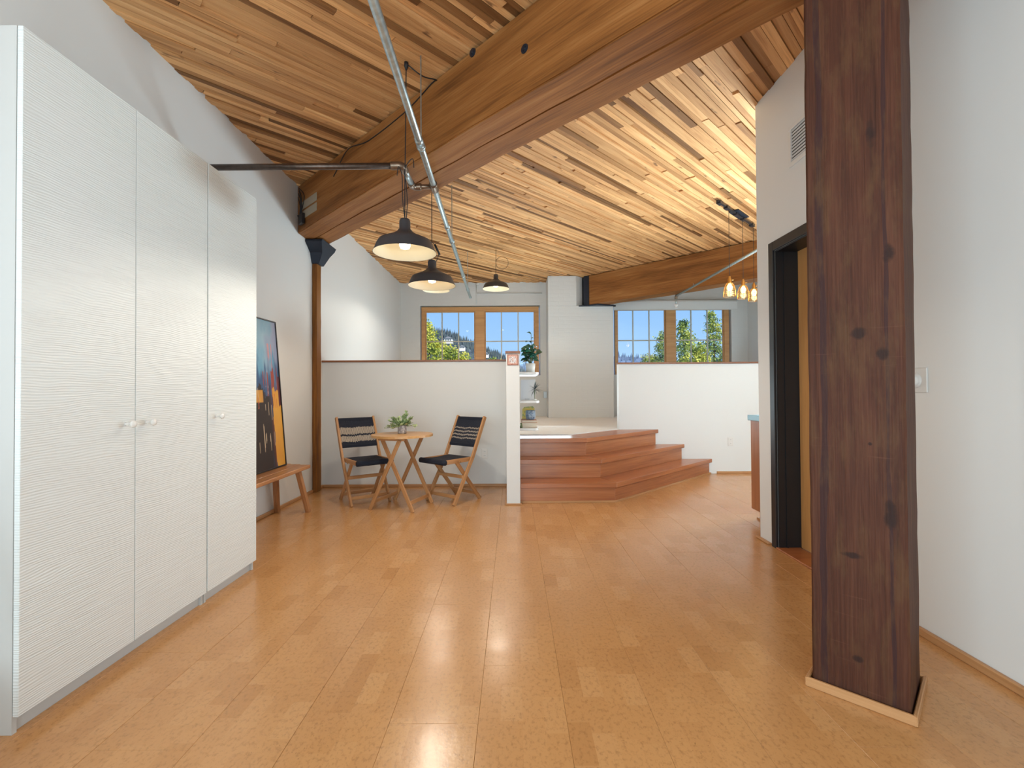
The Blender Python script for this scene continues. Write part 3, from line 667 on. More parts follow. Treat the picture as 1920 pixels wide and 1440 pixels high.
barn_lamp(-0.697,4.15,z2,'second barn lamp behind the largest one, left of the pipe end','bulb',34,(1,0.88,0.72),[(-0.697,4.15,2.6),(-0.697,4.15,H-0.01)],
   [loop(-0.697,4.13,z2+0.31,0.075,-1),[(-0.69,4.15,z2+0.38),(-0.66,4.15,z2+0.33),(-0.64,4.15,z2+0.28),(-0.655,4.15,z2+0.22),(-0.68,4.15,z2+0.1+0.12)]])
barn_lamp(-1.162,7.3,z3,'barn lamp mostly hidden behind the second lamp, only its rim showing','bulb',25,(1,0.88,0.72),[(-1.162,7.3,3.0),(-1.162,7.3,H-0.01)])
barn_lamp(-0.251,7.3,z4,'small looking barn lamp hanging alone before the left window','bulb',25,(1,0.88,0.72),[(-0.251,7.3,3.0),(-0.25,7.38,H-0.01)],
   [loop(-0.251,7.3,z4+0.40,0.095,1)])
# connectors on the cords
tube('cord_clamp',[(-0.672,4.15,z2+0.36),(-0.63,4.15,z2+0.27)],0.009,M['cord'],bpy.data.objects['barn_pendant_lamp.001'],8)
lathe('ceiling_hook',[(0,0),(0.014,0),(0.016,-0.02),(0.006,-0.05),(0,-0.05)],(-0.697,3.16,H-0.008),M['cord'],bpy.data.objects['barn_pendant_lamp'],12)
# loose wire along the beam top
cw=tube('ceiling_cable',smoothpath([(-0.69,3.16,H-0.02),(-0.60,3.22,H-0.06),(-0.52,3.30,H-0.035),(-0.56,3.345,H-0.03),(-0.80,3.583,H-0.09),(-1.2,3.98,H-0.10),(-1.45,4.23,H-0.04),(-1.62,4.40,H-0.16),(-1.66,4.44,H-0.19)]),0.004,M['cord'],None,6)
tag(cw,'thin black cable run from lamp hook along the near beam','cable')
jb_=thing('junction_box','small black box with tangled cables where the near beam meets left wall','junction box',(-2.2,4.95,2.86))
bm=bmesh.new(); abox(bm,-0.05,0.05,-0.03,0.0,-0.055,0.055)
finish('box_body',bm,M['black'],jb_,Matrix.Translation((-2.165,4.945,2.92))@Matrix.Rotation(-PI/4,4,'Z'),bevel=0.004)
rr_=random.Random(5)
for k in range(6):
    z0=3.28-0.02*k; 
    xa=-2.255+0.02*rr_.random(); pts=[(xa,2.775-xa-0.0,z0),(xa+0.06+0.05*rr_.random(),2.765-xa-0.08,z0-0.12),(xa+0.04*rr_.random()+0.02,2.765-xa-0.04,z0-0.28),(-2.24+0.08*rr_.random(),4.985-0.02,2.97),(-2.19+0.05*rr_.random(),4.935,2.93)]
    tube('cable',smoothpath(pts),0.004,M['cord'],jb_,6)
# track with cage pendants
tk=thing('pendant_track','black ceiling track above the kitchen counter carrying three cage lamps','track',(2.77,5.9,H-0.03))
dT=Vector((0.828,0.839,0)).normalized()
bar('rail',Vector((2.353,5.475,H-0.032)),Vector((3.2,6.333,H-0.032)),0.03,0.022,M['black'],tk)
bar('canopy_plate',Vector((2.70,5.827,H-0.018)),Vector((2.95,6.08,H-0.018)),0.12,0.014,M['steel'],tk)
for (x_,y_) in ((2.40,5.52),(2.55,5.675),(2.76,5.888),(2.93,6.06),(3.15,6.283)):
    bar('rail_clamp',Vector((x_-0.03,y_-0.03,H-0.04)),Vector((x_+0.03,y_+0.03,H-0.04)),0.05,0.035,M['black'],tk)
def cage_lamp(x,y,zc,label):
    t=thing('cage_pendant_lamp',label,'pendant lamp',(x,y,zc),'small cage pendant lamps')
    tube('cord',[(x,y,H-0.045),(x,y,zc+0.13)],0.0028,M['cord'],t,6)
    lathe('socket',[(0,0.135),(0.010,0.135),(0.014,0.115),(0.022,0.10),(0.022,0.06),(0.028,0.05),(0,0.045)],(x,y,zc),M['brass'],t,16)
    tube('switch_key',[(x+0.02,y,zc+0.085),(x+0.05,y,zc+0.09)],0.006,M['brass'],t,8)
    lathe('bulb',[(0,0.05),(0.014,0.045),(0.032,0.005),(0.030,-0.02),(0.016,-0.04),(0,-0.044)],(x,y,zc),M['bulb2'],t,16)
    lathe('glass_shade',[(0.026,0.055),(0.045,0.03),(0.062,-0.03),(0.068,-0.11)],(x,y,zc),M['amber'],t,28)
    bm=bmesh.new()
    for k in range(16):
        a=2*PI*k/16; ca,sa=math.cos(a),math.sin(a)
        tube_bm(bm,[(x+r*ca,y+r*sa,zc+z) for r,z in ((0.027,0.056),(0.047,0.03),(0.064,-0.03),(0.070,-0.112))],0.0012,4)
    for r,z in ((0.047,0.03),(0.058,-0.01),(0.064,-0.035),(0.067,-0.065),(0.069,-0.09),(0.070,-0.112)):
        tube_bm(bm,[(x+r*math.cos(2*PI*k/24),y+r*math.sin(2*PI*k/24),zc+z) for k in range(25)],0.0013,4,cap=False)
    finish('wire_cage',bm,M['brass'],t)
    l=bpy.data.lights.new('lamp_light','POINT'); l.energy=1.3; l.color=(1,0.78,0.45); l.shadow_soft_size=0.04
    o=bpy.data.objects.new('lamp_light',l); COL.objects.link(o); o.parent=t; o.location=(0,0,-0.06)
cage_lamp(2.593,5.72,2.352,'leftmost of the three small cage lamps at the right')
cage_lamp(2.90,6.02,2.385,'middle one of the three small cage lamps at the right')
cage_lamp(3.19,6.33,2.41,'rightmost of the three small cage lamps, beside the white wall corner')
# ================================================================== WARDROBES
XC=-1.654; ZT2=2.387; ZB2=0.0595; W0,dw=1.607,0.4933
def wardrobe(label,y0,nd,knobs,loc_):
    t=thing('wardrobe',label,'wardrobe',loc_,'white rippled wardrobes')
    y1=y0+nd*dw
    bm=bmesh.new(); th=0.018; xf=XC-0.021
    abox(bm,XL+0.003,xf,y0+0.001,y0+th,0,ZT2); abox(bm,XL+0.003,xf,y1-th,y1-0.001,0,ZT2)
    abox(bm,XL+0.003,xf,y0+th,y1-th,ZT2-th,ZT2); abox(bm,XL+0.003,xf,y0+th,y1-th,0.065,0.083); abox(bm,XL+0.003,XL+0.01,y0+th,y1-th,0.083,ZT2-th)
    finish('carcass',bm,M['white'],t)
    box('plinth',xf-0.03,xf-0.012,y0+th,y1-th,0.0,0.065,M['white'],t)
    for i in range(nd):
        a=y0+i*dw+0.0018; b=y0+(i+1)*dw-0.0018
        bm=bmesh.new(); abox(bm,-0.0195,0,a,b,ZB2,ZT2)
        d=finish('door',bm,M['ripple'],t,Matrix.Translation((XC,0,0)),bevel=0.0015)
        ky=knobs[i]
        Mx=Matrix.Translation((XC,ky,1.005))@Matrix.Rotation(PI/2,4,'Y')
        bm=bmesh.new(); lathe_bm(bm,[(0,0),(0.008,0.0),(0.0055,0.006),(0.0055,0.022),(0.012,0.028),(0.0155,0.034),(0.014,0.041),(0,0.044)],(0,0,0),20)
        finish('knob',bm,M['whitegloss'],d,Mx,smooth=True)
    return t
wardrobe('tall white two-door wardrobe with rippled fronts nearest the camera',W0,2,(W0+dw-0.055,W0+dw+0.06),(-1.96,2.1,0))
wardrobe('narrow single-door white rippled wardrobe farther along the left wall',W0+2*dw+0.006,1,(W0+2*dw+0.075,),(-1.96,2.84,0))
# ================================================================== BENCH AND PAINTING
bn=thing('wooden_bench','narrow oiled wood bench with splayed legs against the left wall','bench',(-2.08,4.0,0))
for k in range(3):
    xa=-2.235+k*0.108
    bar('seat_board',(xa+0.053,3.32,0.433),(xa+0.053,4.60-0.055*k*0.6,0.433),0.105,0.032,M['bench'],bn,0.004)
for (yf,yt) in ((4.545,4.42),(3.36,3.47)):
    for (xf,xt) in ((-1.938,-1.985),(-2.235,-2.19)):
        bar('leg',(xf,yf,0.0),(xt,yt,0.42),0.042,0.045,M['bench'],bn,0.004,upv=(0,1,0))
    bar('cross_rail',(-2.20,yt,0.402),(-1.96,yt,0.402),0.05,0.03,M['bench'],bn,0.003)
pt=thing('framed_painting','tall abstract painting, blue above dark and orange, in thin black frame on bench','painting',(-2.2,4.0,0.45))
pw,ph_=0.95,1.345
A=Vector((-2.148,4.50-pw,0.4505)); Uv=Vector((0,pw,0)); Vv=Vector((-0.105,0,1.34)); nn=Vector((1,0,0.0784)).normalized()
rn=np.random.RandomState(4)
G=rn.rand(64,64)
def vn(x,y):
    xi=int(math.floor(x)); yi=int(math.floor(y)); fx=x-xi; fy=y-yi; fx=fx*fx*(3-2*fx); fy=fy*fy*(3-2*fy)
    g=lambda i,j: G[i%64,j%64]
    return (g(xi,yi)*(1-fx)+g(xi+1,yi)*fx)*(1-fy)+(g(xi,yi+1)*(1-fx)+g(xi+1,yi+1)*fx)*fy
def fb(x,y): return (vn(x,y)+0.5*vn(2*x+9,2*y+5)+0.25*vn(4*x+3,4*y+7))/1.75
def lerp(a,b,t): t=min(1,max(0,t)); return tuple(p*(1-t)+q_*t for p,q_ in zip(a,b))
def paintfn(u,v):
    # u: 0 far left (hidden) .. 1 right edge ; v: 0 bottom .. 1 top; r: distance from the right edge in widths
    r=1-u; n=fb(u*9,v*7); n2=fb(u*30+5,v*9); n3=fb(u*55,v*5)
    c=lerp((0.10,0.30,0.46),(0.30,0.44,0.52),(v-0.55)*2.0+(n-0.5)*1.3)
    lil=lerp((0.33,0.34,0.46),(0.22,0.28,0.42),n)
    c=lerp(c,lil,(0.20-r)*9+(n-0.5)*2.5)
    c=lerp(c,(0.035,0.09,0.20),(0.74-v)*6+(n2-0.5)*2.2)
    c=lerp(c,(0.55,0.25,0.25),(n3-0.62)*9 if 0.58<v<0.84 and 0.05<r<0.25 else 0)
    if v<0.66+0.10*(n2-0.5): c=lerp(c,(0.30,0.055,0.035),(n3-0.42)*9-abs(r-0.13)*14+0.6)
    if v<0.52+0.22*(n2-0.5): c=lerp(c,(0.028,0.017,0.015),8*(r-0.145+(n3-0.5)*0.10)+0.3)
    if v<0.53+0.12*(n2-0.5) and r<0.165+0.05*(n2-0.5): c=lerp((0.62,0.27,0.03),(0.72,0.38,0.06),n)
    if v>0.36+0.1*n and v<0.62 and r<0.05: c=(0.10,0.02,0.03)
    if 0.44<v<0.50+0.05*n and 0.335<r<0.5: c=lerp((0.65,0.36,0.05),(0.5,0.2,0.04),n2)
    if n3>0.70 and 0.12<v<0.55 and r>0.16: c=(0.55,0.42,0.28)
    if n3>0.63 and n2>0.55 and 0.4<v<0.5: c=(0.55,0.10,0.04)
    return c
grid_attr('canvas',A+nn*0.020,Uv,Vv,150,150,paintfn,M['print'],pt)
bm=bmesh.new()
Zl=Vv.normalized(); Mx=Matrix(((0,Zl.x,nn.x,A.x),(1,Zl.y,nn.y,A.y),(0,Zl.z,nn.z,A.z),(0,0,0,1)))
LV=Vv.length; f_=0.012
abox(bm,0,pw,0,f_,0.0,0.028); abox(bm,0,pw,LV-f_,LV,0.0,0.028); abox(bm,0,f_,f_,LV-f_,0.0,0.028); abox(bm,pw-f_,pw,f_,LV-f_,0.0,0.028)
finish('frame',bm,M['black'],pt,Mx,bevel=0.001)
bm=bmesh.new(); abox(bm,f_,pw-f_,f_,LV-f_,0.002,0.018); finish('stretcher_panel',bm,M['paper'],pt,Mx)
# ================================================================== BISTRO SET
tb=thing('bistro_table','small round folding wooden table between the two chairs','table',(-1.10,4.764,0))
TC=Vector((-1.10,4.764,0)); TU=Vector((0.954,-0.30,0)).normalized(); TV=Vector((0.30,0.954,0)).normalized()
TM=Matrix(((TU.x,TV.x,0,TC.x),(TU.y,TV.y,0,TC.y),(0,0,1,0),(0,0,0,1)))
Rt=0.30; ns=8
for k in range(ns):
    a=-Rt+2*Rt*k/ns+0.001; b=-Rt+2*Rt*(k+1)/ns-0.001
    pts=[]
    def xx(y_): return math.sqrt(max(0,Rt*Rt-y_*y_))
    st_=[a+(b-a)*i/6 for i in range(7)]
    pts=[(xx(y_),y_) for y_ in st_]+[(-xx(y_),y_) for y_ in reversed(st_)]
    clean=[]
    for p in pts:
        if not clean or (abs(p[0]-clean[-1][0])+abs(p[1]-clean[-1][1]))>1e-4: clean.append(p)
    if abs(clean[0][0]-clean[-1][0])+abs(clean[0][1]-clean[-1][1])<1e-4: clean.pop()
    prism('tabletop_slat',clean,0.690,0.712,M['tabletop'],tb,0,TM)
def lb(name,p0,p1,w,h,C,U,V,mt,par,upv=None):
    f3=lambda p: C+U*p[0]+V*p[1]+Vector((0,0,p[2]))
    return bar(name,f3(p0),f3(p1),w,h,M[mt],par,0.003,upv=upv or tuple(V))
for sv in (-0.205,0.205):
    lb('batten',(-0.14,sv*0.98,0.677),(0.14,sv*0.98,0.677),0.024,0.026,TC,TU,TV,'acacia',tb)
for (s,fo) in ((-1,0.0),(1,-0.024)):
    for sv in (-1,1):
        v_=sv*(0.222+fo)
        lb('leg',(s*0.225,v_,0.0),(-s*0.10,v_,0.672),0.034,0.020,TC,TU,TV,'acacia',tb,upv=tuple(TV)) if False else bar('leg',TC+TU*(s*0.225)+TV*v_,TC+TU*(-s*0.10)+TV*v_+Vector((0,0,0.672)),0.036,0.021,M['acacia'],tb,0.003,upv=tuple(TV))
    v_=0.222+fo
    bar('stretcher',TC+TU*(s*0.188)-TV*v_+Vector((0,0,0.08)),TC+TU*(s*0.188)+TV*v_+Vector((0,0,0.08)),0.016,0.036,M['acacia'],tb,0.003)
def backmat(name, zones):
    m=mat(name,(0.02,0.02,0.04),0.85); B=m.node_tree.nodes['Principled BSDF']
    t=N(m,'ShaderNodeTexCoord'); sp=N(m,'ShaderNodeSeparateXYZ'); L(m,t.outputs['Object'],sp.inputs[0])
    u=sp.outputs[1]; v=sp.outputs[0]
    comb=N(m,'ShaderNodeCombineXYZ'); L(m,math_(m,'FLOOR',math_(m,'MULTIPLY',u,170)),comb.inputs[0])
    wn_=N(m,'ShaderNodeTexWhiteNoise',noise_dimensions='3D'); L(m,comb.outputs[0],wn_.inputs['Vector'])
    sl_=noise(m,mapping(m,t.outputs['Object'],(0.01,9,0.01)),1.0,2)
    vv=math_(m,'ADD',v,math_(m,'ADD',math_(m,'MULTIPLY',math_(m,'SUBTRACT',wn_.outputs['Value'],0.5),0.014),math_(m,'MULTIPLY',math_(m,'SUBTRACT',sl_,0.5),0.035)))
    tot=None
    for a,b in zones:
        z=math_(m,'MULTIPLY',math_(m,'GREATER_THAN',vv,a),math_(m,'LESS_THAN',vv,b)); tot=z if tot is None else math_(m,'ADD',tot,z)
    st=math_(m,'GREATER_THAN',math_(m,'FRACT',math_(m,'MULTIPLY',u,85)),0.30)
    L(m,mixc(m,math_(m,'MULTIPLY',tot,st),(0.012,0.016,0.03),(0.50,0.42,0.34)),B.inputs['Base Color'])
    bump(m,math_(m,'SINE',math_(m,'MULTIPLY',u,2*PI*85)),0.5,0.003)
    return m
M['back1']=backmat('rope_back_wide_bands',[(0.055,0.118),(0.138,0.215)])
M['back2']=backmat('rope_back_thin_bands',[(0.075,0.088),(0.112,0.127),(0.150,0.164),(0.190,0.202)])
def chair(label,C,F,Wd,bm_name,loc_):
    """C = midpoint of the front feet; F forward; Wd sideways"""
    t=thing('folding_chair',label,'chair',loc_,'folding chairs beside the small table')
    C=Vector((*C,0)); F=Vector((*F,0)).normalized(); Wd=Vector((*Wd,0)); Wd=(Wd-F*Wd.dot(F)).normalized(); Z=Vector((0,0,1))
    P=lambda f,w,z: C+F*f+Wd*w+Z*z
    hw=0.20
    for s in (-1,1):
        pts=[P(0.0,s*hw,0.0),P(-0.265,s*hw,0.45),P(-0.455,s*hw,0.86)]
        bar('back_post',pts[0],pts[1]+(pts[1]-pts[0])*0.03,0.040,0.022,M['acacia'],t,0.003,upv=tuple(Wd))
        bar('back_post',pts[1],pts[2],0.040,0.022,M['acacia'],t,0.003,upv=tuple(Wd))
        bar('leg',P(-0.40,s*(hw-0.026),0.0),P(-0.06,s*(hw-0.026),0.425),0.038,0.022,M['acacia'],t,0.003,upv=tuple(Wd))
        bar('seat_rail',P(-0.27,s*(hw-0.026),0.432),P(0.105,s*(hw-0.026),0.432),0.022,0.042,M['acacia'],t,0.003)
    bar('stretcher',P(-0.135,-hw+0.01,0.265),P(-0.135,hw-0.01,0.265),0.018,0.034,M['acacia'],t,0.003)
    bar('stretcher',P(-0.345,-hw+0.03,0.07),P(-0.345,hw-0.03,0.07),0.018,0.034,M['acacia'],t,0.003)
    bar('stretcher',P(-0.045,-hw+0.01,0.075),P(-0.045,hw-0.01,0.075),0.018,0.034,M['acacia'],t,0.003)
    # seat webbing: sagging sheet wrapped over front and back rails
    bm=bmesh.new(); prof=[(-0.275,0.425),(-0.275,0.452),(-0.20,0.449),(-0.10,0.441),(0.0,0.444),(0.08,0.455),(0.112,0.457),(0.122,0.445),(0.122,0.418),(0.112,0.408),(0.08,0.408),(0.08,0.425),(0.0,0.430),(-0.10,0.428),(-0.20,0.430),(-0.26,0.425)]
    a_=[bm.verts.new(P(f,-hw+0.036,z)) for f,z in prof]; b_=[bm.verts.new(P(f,hw-0.036,z)) for f,z in prof]
    bm.faces.new(a_); bm.faces.new(b_[::-1])
    for i in range(len(prof)): bm.faces.new((a_[i],a_[(i+1)%len(prof)],b_[(i+1)%len(prof)],b_[i]))
    finish('seat',bm,M['navy'],t)
    # front roll covers the rail ends
    bm=bmesh.new(); 
    for w0,w1 in ((-hw-0.012,-hw+0.02),(hw-0.02,hw+0.012)): pass
    tube_bm(bm,[P(0.098,-hw+0.014,0.432),P(0.098,hw-0.014,0.432)],0.027,10); finish('front_roll',bm,M['navy'],t,smooth=True)
    # backrest
    a=P(-0.315,0,0.558); b=P(-0.447,0,0.843); ln=(b-a).length
    Mx=frame_mat(a,b,tuple(-F)); 
    bm=bmesh.new(); n_=10; ww=hw-0.011
    rows=[]
    for j in range(n_+1):
        yy=-ww+2*ww*j/n_; sag=0.010*(1-(yy/ww)**2)
        rows.append([bm.verts.new((x,yy,zz+sag)) for x,zz in ((0,-0.008),(0,0.008),(ln,0.008),(ln,-0.008))])
    for p,q_ in zip(rows,rows[1:]):
        for i in range(4): bm.faces.new((p[i],p[(i+1)%4],q_[(i+1)%4],q_[i]))
    bm.faces.new(rows[0]); bm.faces.new(rows[-1][::-1])
    finish('backrest',bm,M[bm_name],t,Mx)
    for f in (0.02,0.98):
        c=a+(b-a)*f; bar('back_rail',c-Wd*(hw-0.01),c+Wd*(hw-0.01),0.03,0.02,M['navy'],t,0.003,upv=tuple(F))
    for s in (-1,1): tube('pivot_bolt',[P(-0.075,s*(hw+0.010),0.425),P(-0.075,s*(hw+0.016),0.425)],0.009,M['brass'],t,8)
    return t
chair('folding chair left of the table, two wide pale bands in its rope back',(-1.433,4.845),(0.62,-0.785),(0.80,0.6),'back1',(-1.5,4.95,0))
chair('folding chair right of the table, four thin pale lines in its rope back',(-0.745,4.882),(-0.64,-0.77),(0.77,-0.64),'back2',(-0.66,4.98,0))
# leaves helper
def leaf_bm(bm, base_, tip, width, upn, curl=0.0, seg=4):
    base_=Vector(base_); tip=Vector(tip); ax=tip-base_; side=ax.cross(Vector(upn))
    if side.length<1e-6: side=ax.cross(Vector((0.3,0.5,0.8)))
    side.normalize(); nrm_=side.cross(ax).normalized(); rows=[]
    for i in range(seg+1):
        t=i/seg; wdt=width*0.5*math.sin(PI*min(1,max(0.03,t*0.93+0.05)))**0.8; c=base_+ax*t+nrm_*(curl*math.sin(PI*t))
        if i==seg: rows.append([bm.verts.new(c)])
        else: rows.append([bm.verts.new(c-side*wdt+nrm_*wdt*0.3),bm.verts.new(c),bm.verts.new(c+side*wdt+nrm_*wdt*0.3)])
    for a,b in zip(rows,rows[1:]):
        if len(b)==3: bm.faces.new((a[0],a[1],b[1],b[0])); bm.faces.new((a[1],a[2],b[2],b[1]))
        else: bm.faces.new((a[0],a[1],b[0])); bm.faces.new((a[1],a[2],b[0]))
# table plant
tp=thing('potted_plant','small leafy plant in an embossed grey pot on the round table','plant',(-1.12,4.80,0.712))
c=(-1.115,4.82,0.713)
lathe('pot',[(0,0),(0.040,0),(0.043,0.01),(0.044,0.08),(0.041,0.082),(0.039,0.06),(0,0.06)],c,M['potg'],tp,24)
rl=random.Random(11); bm=bmesh.new(); bs=bmesh.new()
for k in range(34):
    a=rl.random()*2*PI; ln=rl.uniform(0.09,0.165); el=rl.uniform(0.45,1.45)
    if k<6: ln=0.155; el=rl.uniform(0.15,0.5)
    d=Vector((math.cos(a)*math.cos(el),math.sin(a)*math.cos(el),math.sin(el)))
    p=[Vector(c)+Vector((0,0,0.06))+d*ln*s_+Vector((0,0,-0.06*ln*8*s_*s_*math.cos(el)*0.5)) for s_ in (0,0.33,0.66,1)]
    tube_bm(bs,p,0.0014,4)
    for s_ in (0.3,0.42,0.54,0.66,0.78,0.9,1.0):
        q_=Vector(c)+Vector((0,0,0.06))+d*ln*s_+Vector((0,0,-0.24*ln*s_*s_*math.cos(el)))
        for h_ in (-1,1):
            dd=(d+Vector((rl.uniform(-1,1),rl.uniform(-1,1),rl.uniform(-0.4,0.7)))).normalized()
            leaf_bm(bm,q_,q_+dd*rl.uniform(0.024,0.040),0.021,(rl.uniform(-.4,.4),rl.uniform(-.4,.4),1),0.002,3)
finish('stems',bs,M['stem'],tp); tag(finish('foliage',bm,M['herb'],tp),kind='stuff')
# ================================================================== WALL SHELVES AND THINGS ON THEM
shz=(1.325,1.03,0.745); sx0,sx1=0.068,0.268
shelfs=[]
for i,(z,lab) in enumerate(zip(shz,('top white wall shelf carrying the leafy potted plant','middle white wall shelf holding the pale print','lowest white wall shelf, with stacked books, just above the steps'))):
    x1=(0.268,0.272,0.262)[i]
    pts=[(sx0,4.96),(x1-0.03,4.96),(x1,4.99),(x1,5.55),(sx0,5.55)]
    o=prism('wall_shelf',pts,z-0.026,z,M['plastic'],None,0.003); tag(o,lab,'shelf','white shelves on the wing wall'); shelfs.append(o)
# ficus plant
fp=thing('potted_plant','dark green broad-leaved plant in a white pot on the top shelf','plant',(0.195,5.2,shz[0]))
c=(0.19,5.17,shz[0]+0.001)
lathe('pot',[(0,0),(0.044,0),(0.050,0.05),(0.052,0.098),(0.048,0.10),(0.045,0.08),(0,0.08)],c,M['potw'],fp,28)
rl=random.Random(21); stems=bmesh.new(); base_=Vector(c)+Vector((0,0,0.08))
for k in range(13):
    a=k*2.4; ht=rl.uniform(0.10,0.22); rad=rl.uniform(0.03,0.09)
    if k==0: ht,rad=0.335,0.02
    top=base_+Vector((math.cos(a)*rad-0.01,math.sin(a)*rad,ht)); mid=(base_+top)/2+Vector((0.01*math.cos(a+1),0.01,0.02))
    tube_bm(stems,[base_,mid,top],0.003,5)
    nl=5 if k==0 else 4
    for j in range(nl):
        s_=0.45+0.55*j/(nl-1); q_=base_.lerp(top,s_); aa=a+j*2.2+rl.uniform(-.4,.4); el=rl.uniform(-0.35,0.55)
        ln=rl.uniform(0.075,0.105)*(0.55 if k==0 and j>2 else 1)
        d=Vector((math.cos(aa)*math.cos(el),math.sin(aa)*math.cos(el),math.sin(el)))
        if q_.x+d.x*ln<0.075: d.x=abs(d.x)*0.3
        if q_.x+d.x*ln<0.075: continue
        bm=bmesh.new(); leaf_bm(bm,q_,q_+d*ln,ln*0.62,(rl.uniform(-.5,.5),-0.7,1),0.012,5); finish('leaf',bm,M['ficus'],fp,smooth=True)
finish('stems',stems,M['stem'],fp)
lathe('soil',[(0,0.081),(0.045,0.081)],c,M['soil'],fp,20)
# print standing on middle shelf + air plant
def sheetfn(u,v):
    if v<0.05 and 0.25<u<0.6 and (int(u*60)%3): return (0.25,0.25,0.27)
    return lerp((0.62,0.60,0.62),(0.70,0.67,0.66),u*1.2)
ap=thing('art_print','pale framed print leaning on the middle shelf','print',(0.17,5.3,shz[1]))
box('panel',0.085,0.245,5.30,5.315,shz[1]+0.001,shz[1]+0.225,M['plastic'],ap,0.001)
grid_attr('picture',(0.089,5.2995,shz[1]+0.005),(0.152,0,0),(0,0,0.215),40,50,sheetfn,M['print'],ap)
airp=thing('air_plant','spiky grey air plant on the middle shelf before the pale print','plant',(0.235,5.15,shz[1]))
bm=bmesh.new(); rl=random.Random(2)
for k in range(60):
    a=rl.random()*2*PI; el=rl.uniform(-0.7,1.3); d=Vector((math.cos(a)*math.cos(el)+0.35,math.sin(a)*math.cos(el)*0.6,math.sin(el)))
    p0=Vector((0.235,5.16,shz[1]+0.115)); ln=rl.uniform(0.045,0.10)
    leaf_bm(bm,p0,p0+d.normalized()*ln,0.007,(0,0,1),0.006,4)
tag(finish('foliage',bm,leafmat('grey_green_leaf',(0.06,0.09,0.10),(0.16,0.21,0.22),0.6),airp),kind='stuff')
tube('stalk',[(0.235,5.16,shz[1]+0.001),(0.232,5.16,shz[1]+0.06),(0.235,5.16,shz[1]+0.118)],0.004,M['stem'],airp,6)
lathe('holder',[(0,0),(0.02,0),(0.018,0.01),(0.006,0.014),(0,0.014)],(0.235,5.16,shz[1]+0.001),M['potw'],airp,16)
# lower shelf
bk1=thing('stacked_book','thick cream book at the bottom of the stack on lowest shelf','book',(0.17,5.2,shz[2]),'books on the lowest shelf')
bk2=thing('stacked_book','thin pinkish book on top of the stack on lowest shelf','book',(0.17,5.2,shz[2]+0.045),'books on the lowest shelf')
def book(t,x0,x1,y0,y1,z,th,cv):
    bm=bmesh.new(); abox(bm,x0,x1,y0,y1,z,z+0.004); abox(bm,x0,x1,y0,y1,z+th-0.004,z+th); abox(bm,x0,x0+0.004,y0,y1,z+0.004,z+th-0.004)
    finish('cover',bm,M[cv],t); box('page_block',x0+0.004,x1-0.005,y0+0.004,y1-0.004,z+0.004,z+th-0.004,M['paper'],t)
book(bk1,0.095,0.255,5.08,5.30,shz[2]+0.001,0.048,'coverc'); book(bk2,0.088,0.25,5.09,5.29,shz[2]+0.050,0.026,'coverp')
bp=thing('ceramic_planter','small blue mottled ceramic pot standing on the stacked books','pot',(0.19,5.18,shz[2]+0.076))
lathe('pot',[(0,0),(0.040,0),(0.050,0.012),(0.054,0.05),(0.050,0.098),(0.046,0.10),(0.044,0.085),(0,0.085)],(0.187,5.18,shz[2]+0.0765),M['potb'],bp,28)
lathe('soil',[(0,0.086),(0.044,0.086)],(0.187,5.18,shz[2]+0.0765),M['soil'],bp,20)
yb=thing('patterned_card','yellow and green patterned card behind the blue pot','card',(0.16,5.36,shz[2]))
bm=bmesh.new(); prism_bm(bm,[(-0.066,0),(0.066,0),(0.074,0.19),(0.055,0.212),(-0.04,0.205),(-0.062,0.18)],-0.004,0.004)
finish('card_sheet',bm,M['yprint'],yb,Matrix.Translation((0.165,5.36,shz[2]+0.002))@Matrix.Rotation(PI/2,4,'X'))
sn=lathe('small_figurine',[(0,0),(0.014,0),(0.012,0.02),(0.006,0.03),(0.010,0.04),(0.008,0.05),(0,0.055)],(0.083,5.02,shz[2]+0.001),M['stem'],None,12)
tag(sn,'tiny dark figurine beside the books on the lowest shelf','figurine')
# tile on the wing wall end
def tilefn(u,v):
    n=fb(u*14+3,v*14); 
    if u<0.06 or u>0.94 or v<0.06 or v>0.94: return (0.30,0.10,0.06)
    c=lerp((0.62,0.30,0.24),(0.72,0.48,0.40),n)
    for (x,y,a,b) in ((0.30,0.50,0.15,0.26),(0.42,0.72,0.10,0.10),(0.68,0.50,0.14,0.24),(0.62,0.74,0.09,0.09),(0.5,0.28,0.3,0.10)):
        if ((u-x)/a)**2+((v-y)/b)**2<1: c=lerp((0.78,0.74,0.74),(0.55,0.50,0.52),fb(u*25,v*25)*1.4-0.4)
    if fb(u*22+8,v*22+1)>0.66: c=(0.22,0.10,0.08)
    return c
tl=thing('ceramic_tile','small square pink and white picture tile on wing wall end','tile',(0,4.78,1.42))
box('tile_body',-0.056,0.056,4.783,4.7915,1.388,1.497,M['coverp'],tl,0.001)
grid_attr('glaze',(-0.054,4.7825,1.390),(0.108,0,0),(0,0,0.105),36,36,tilefn,M['print'],tl)
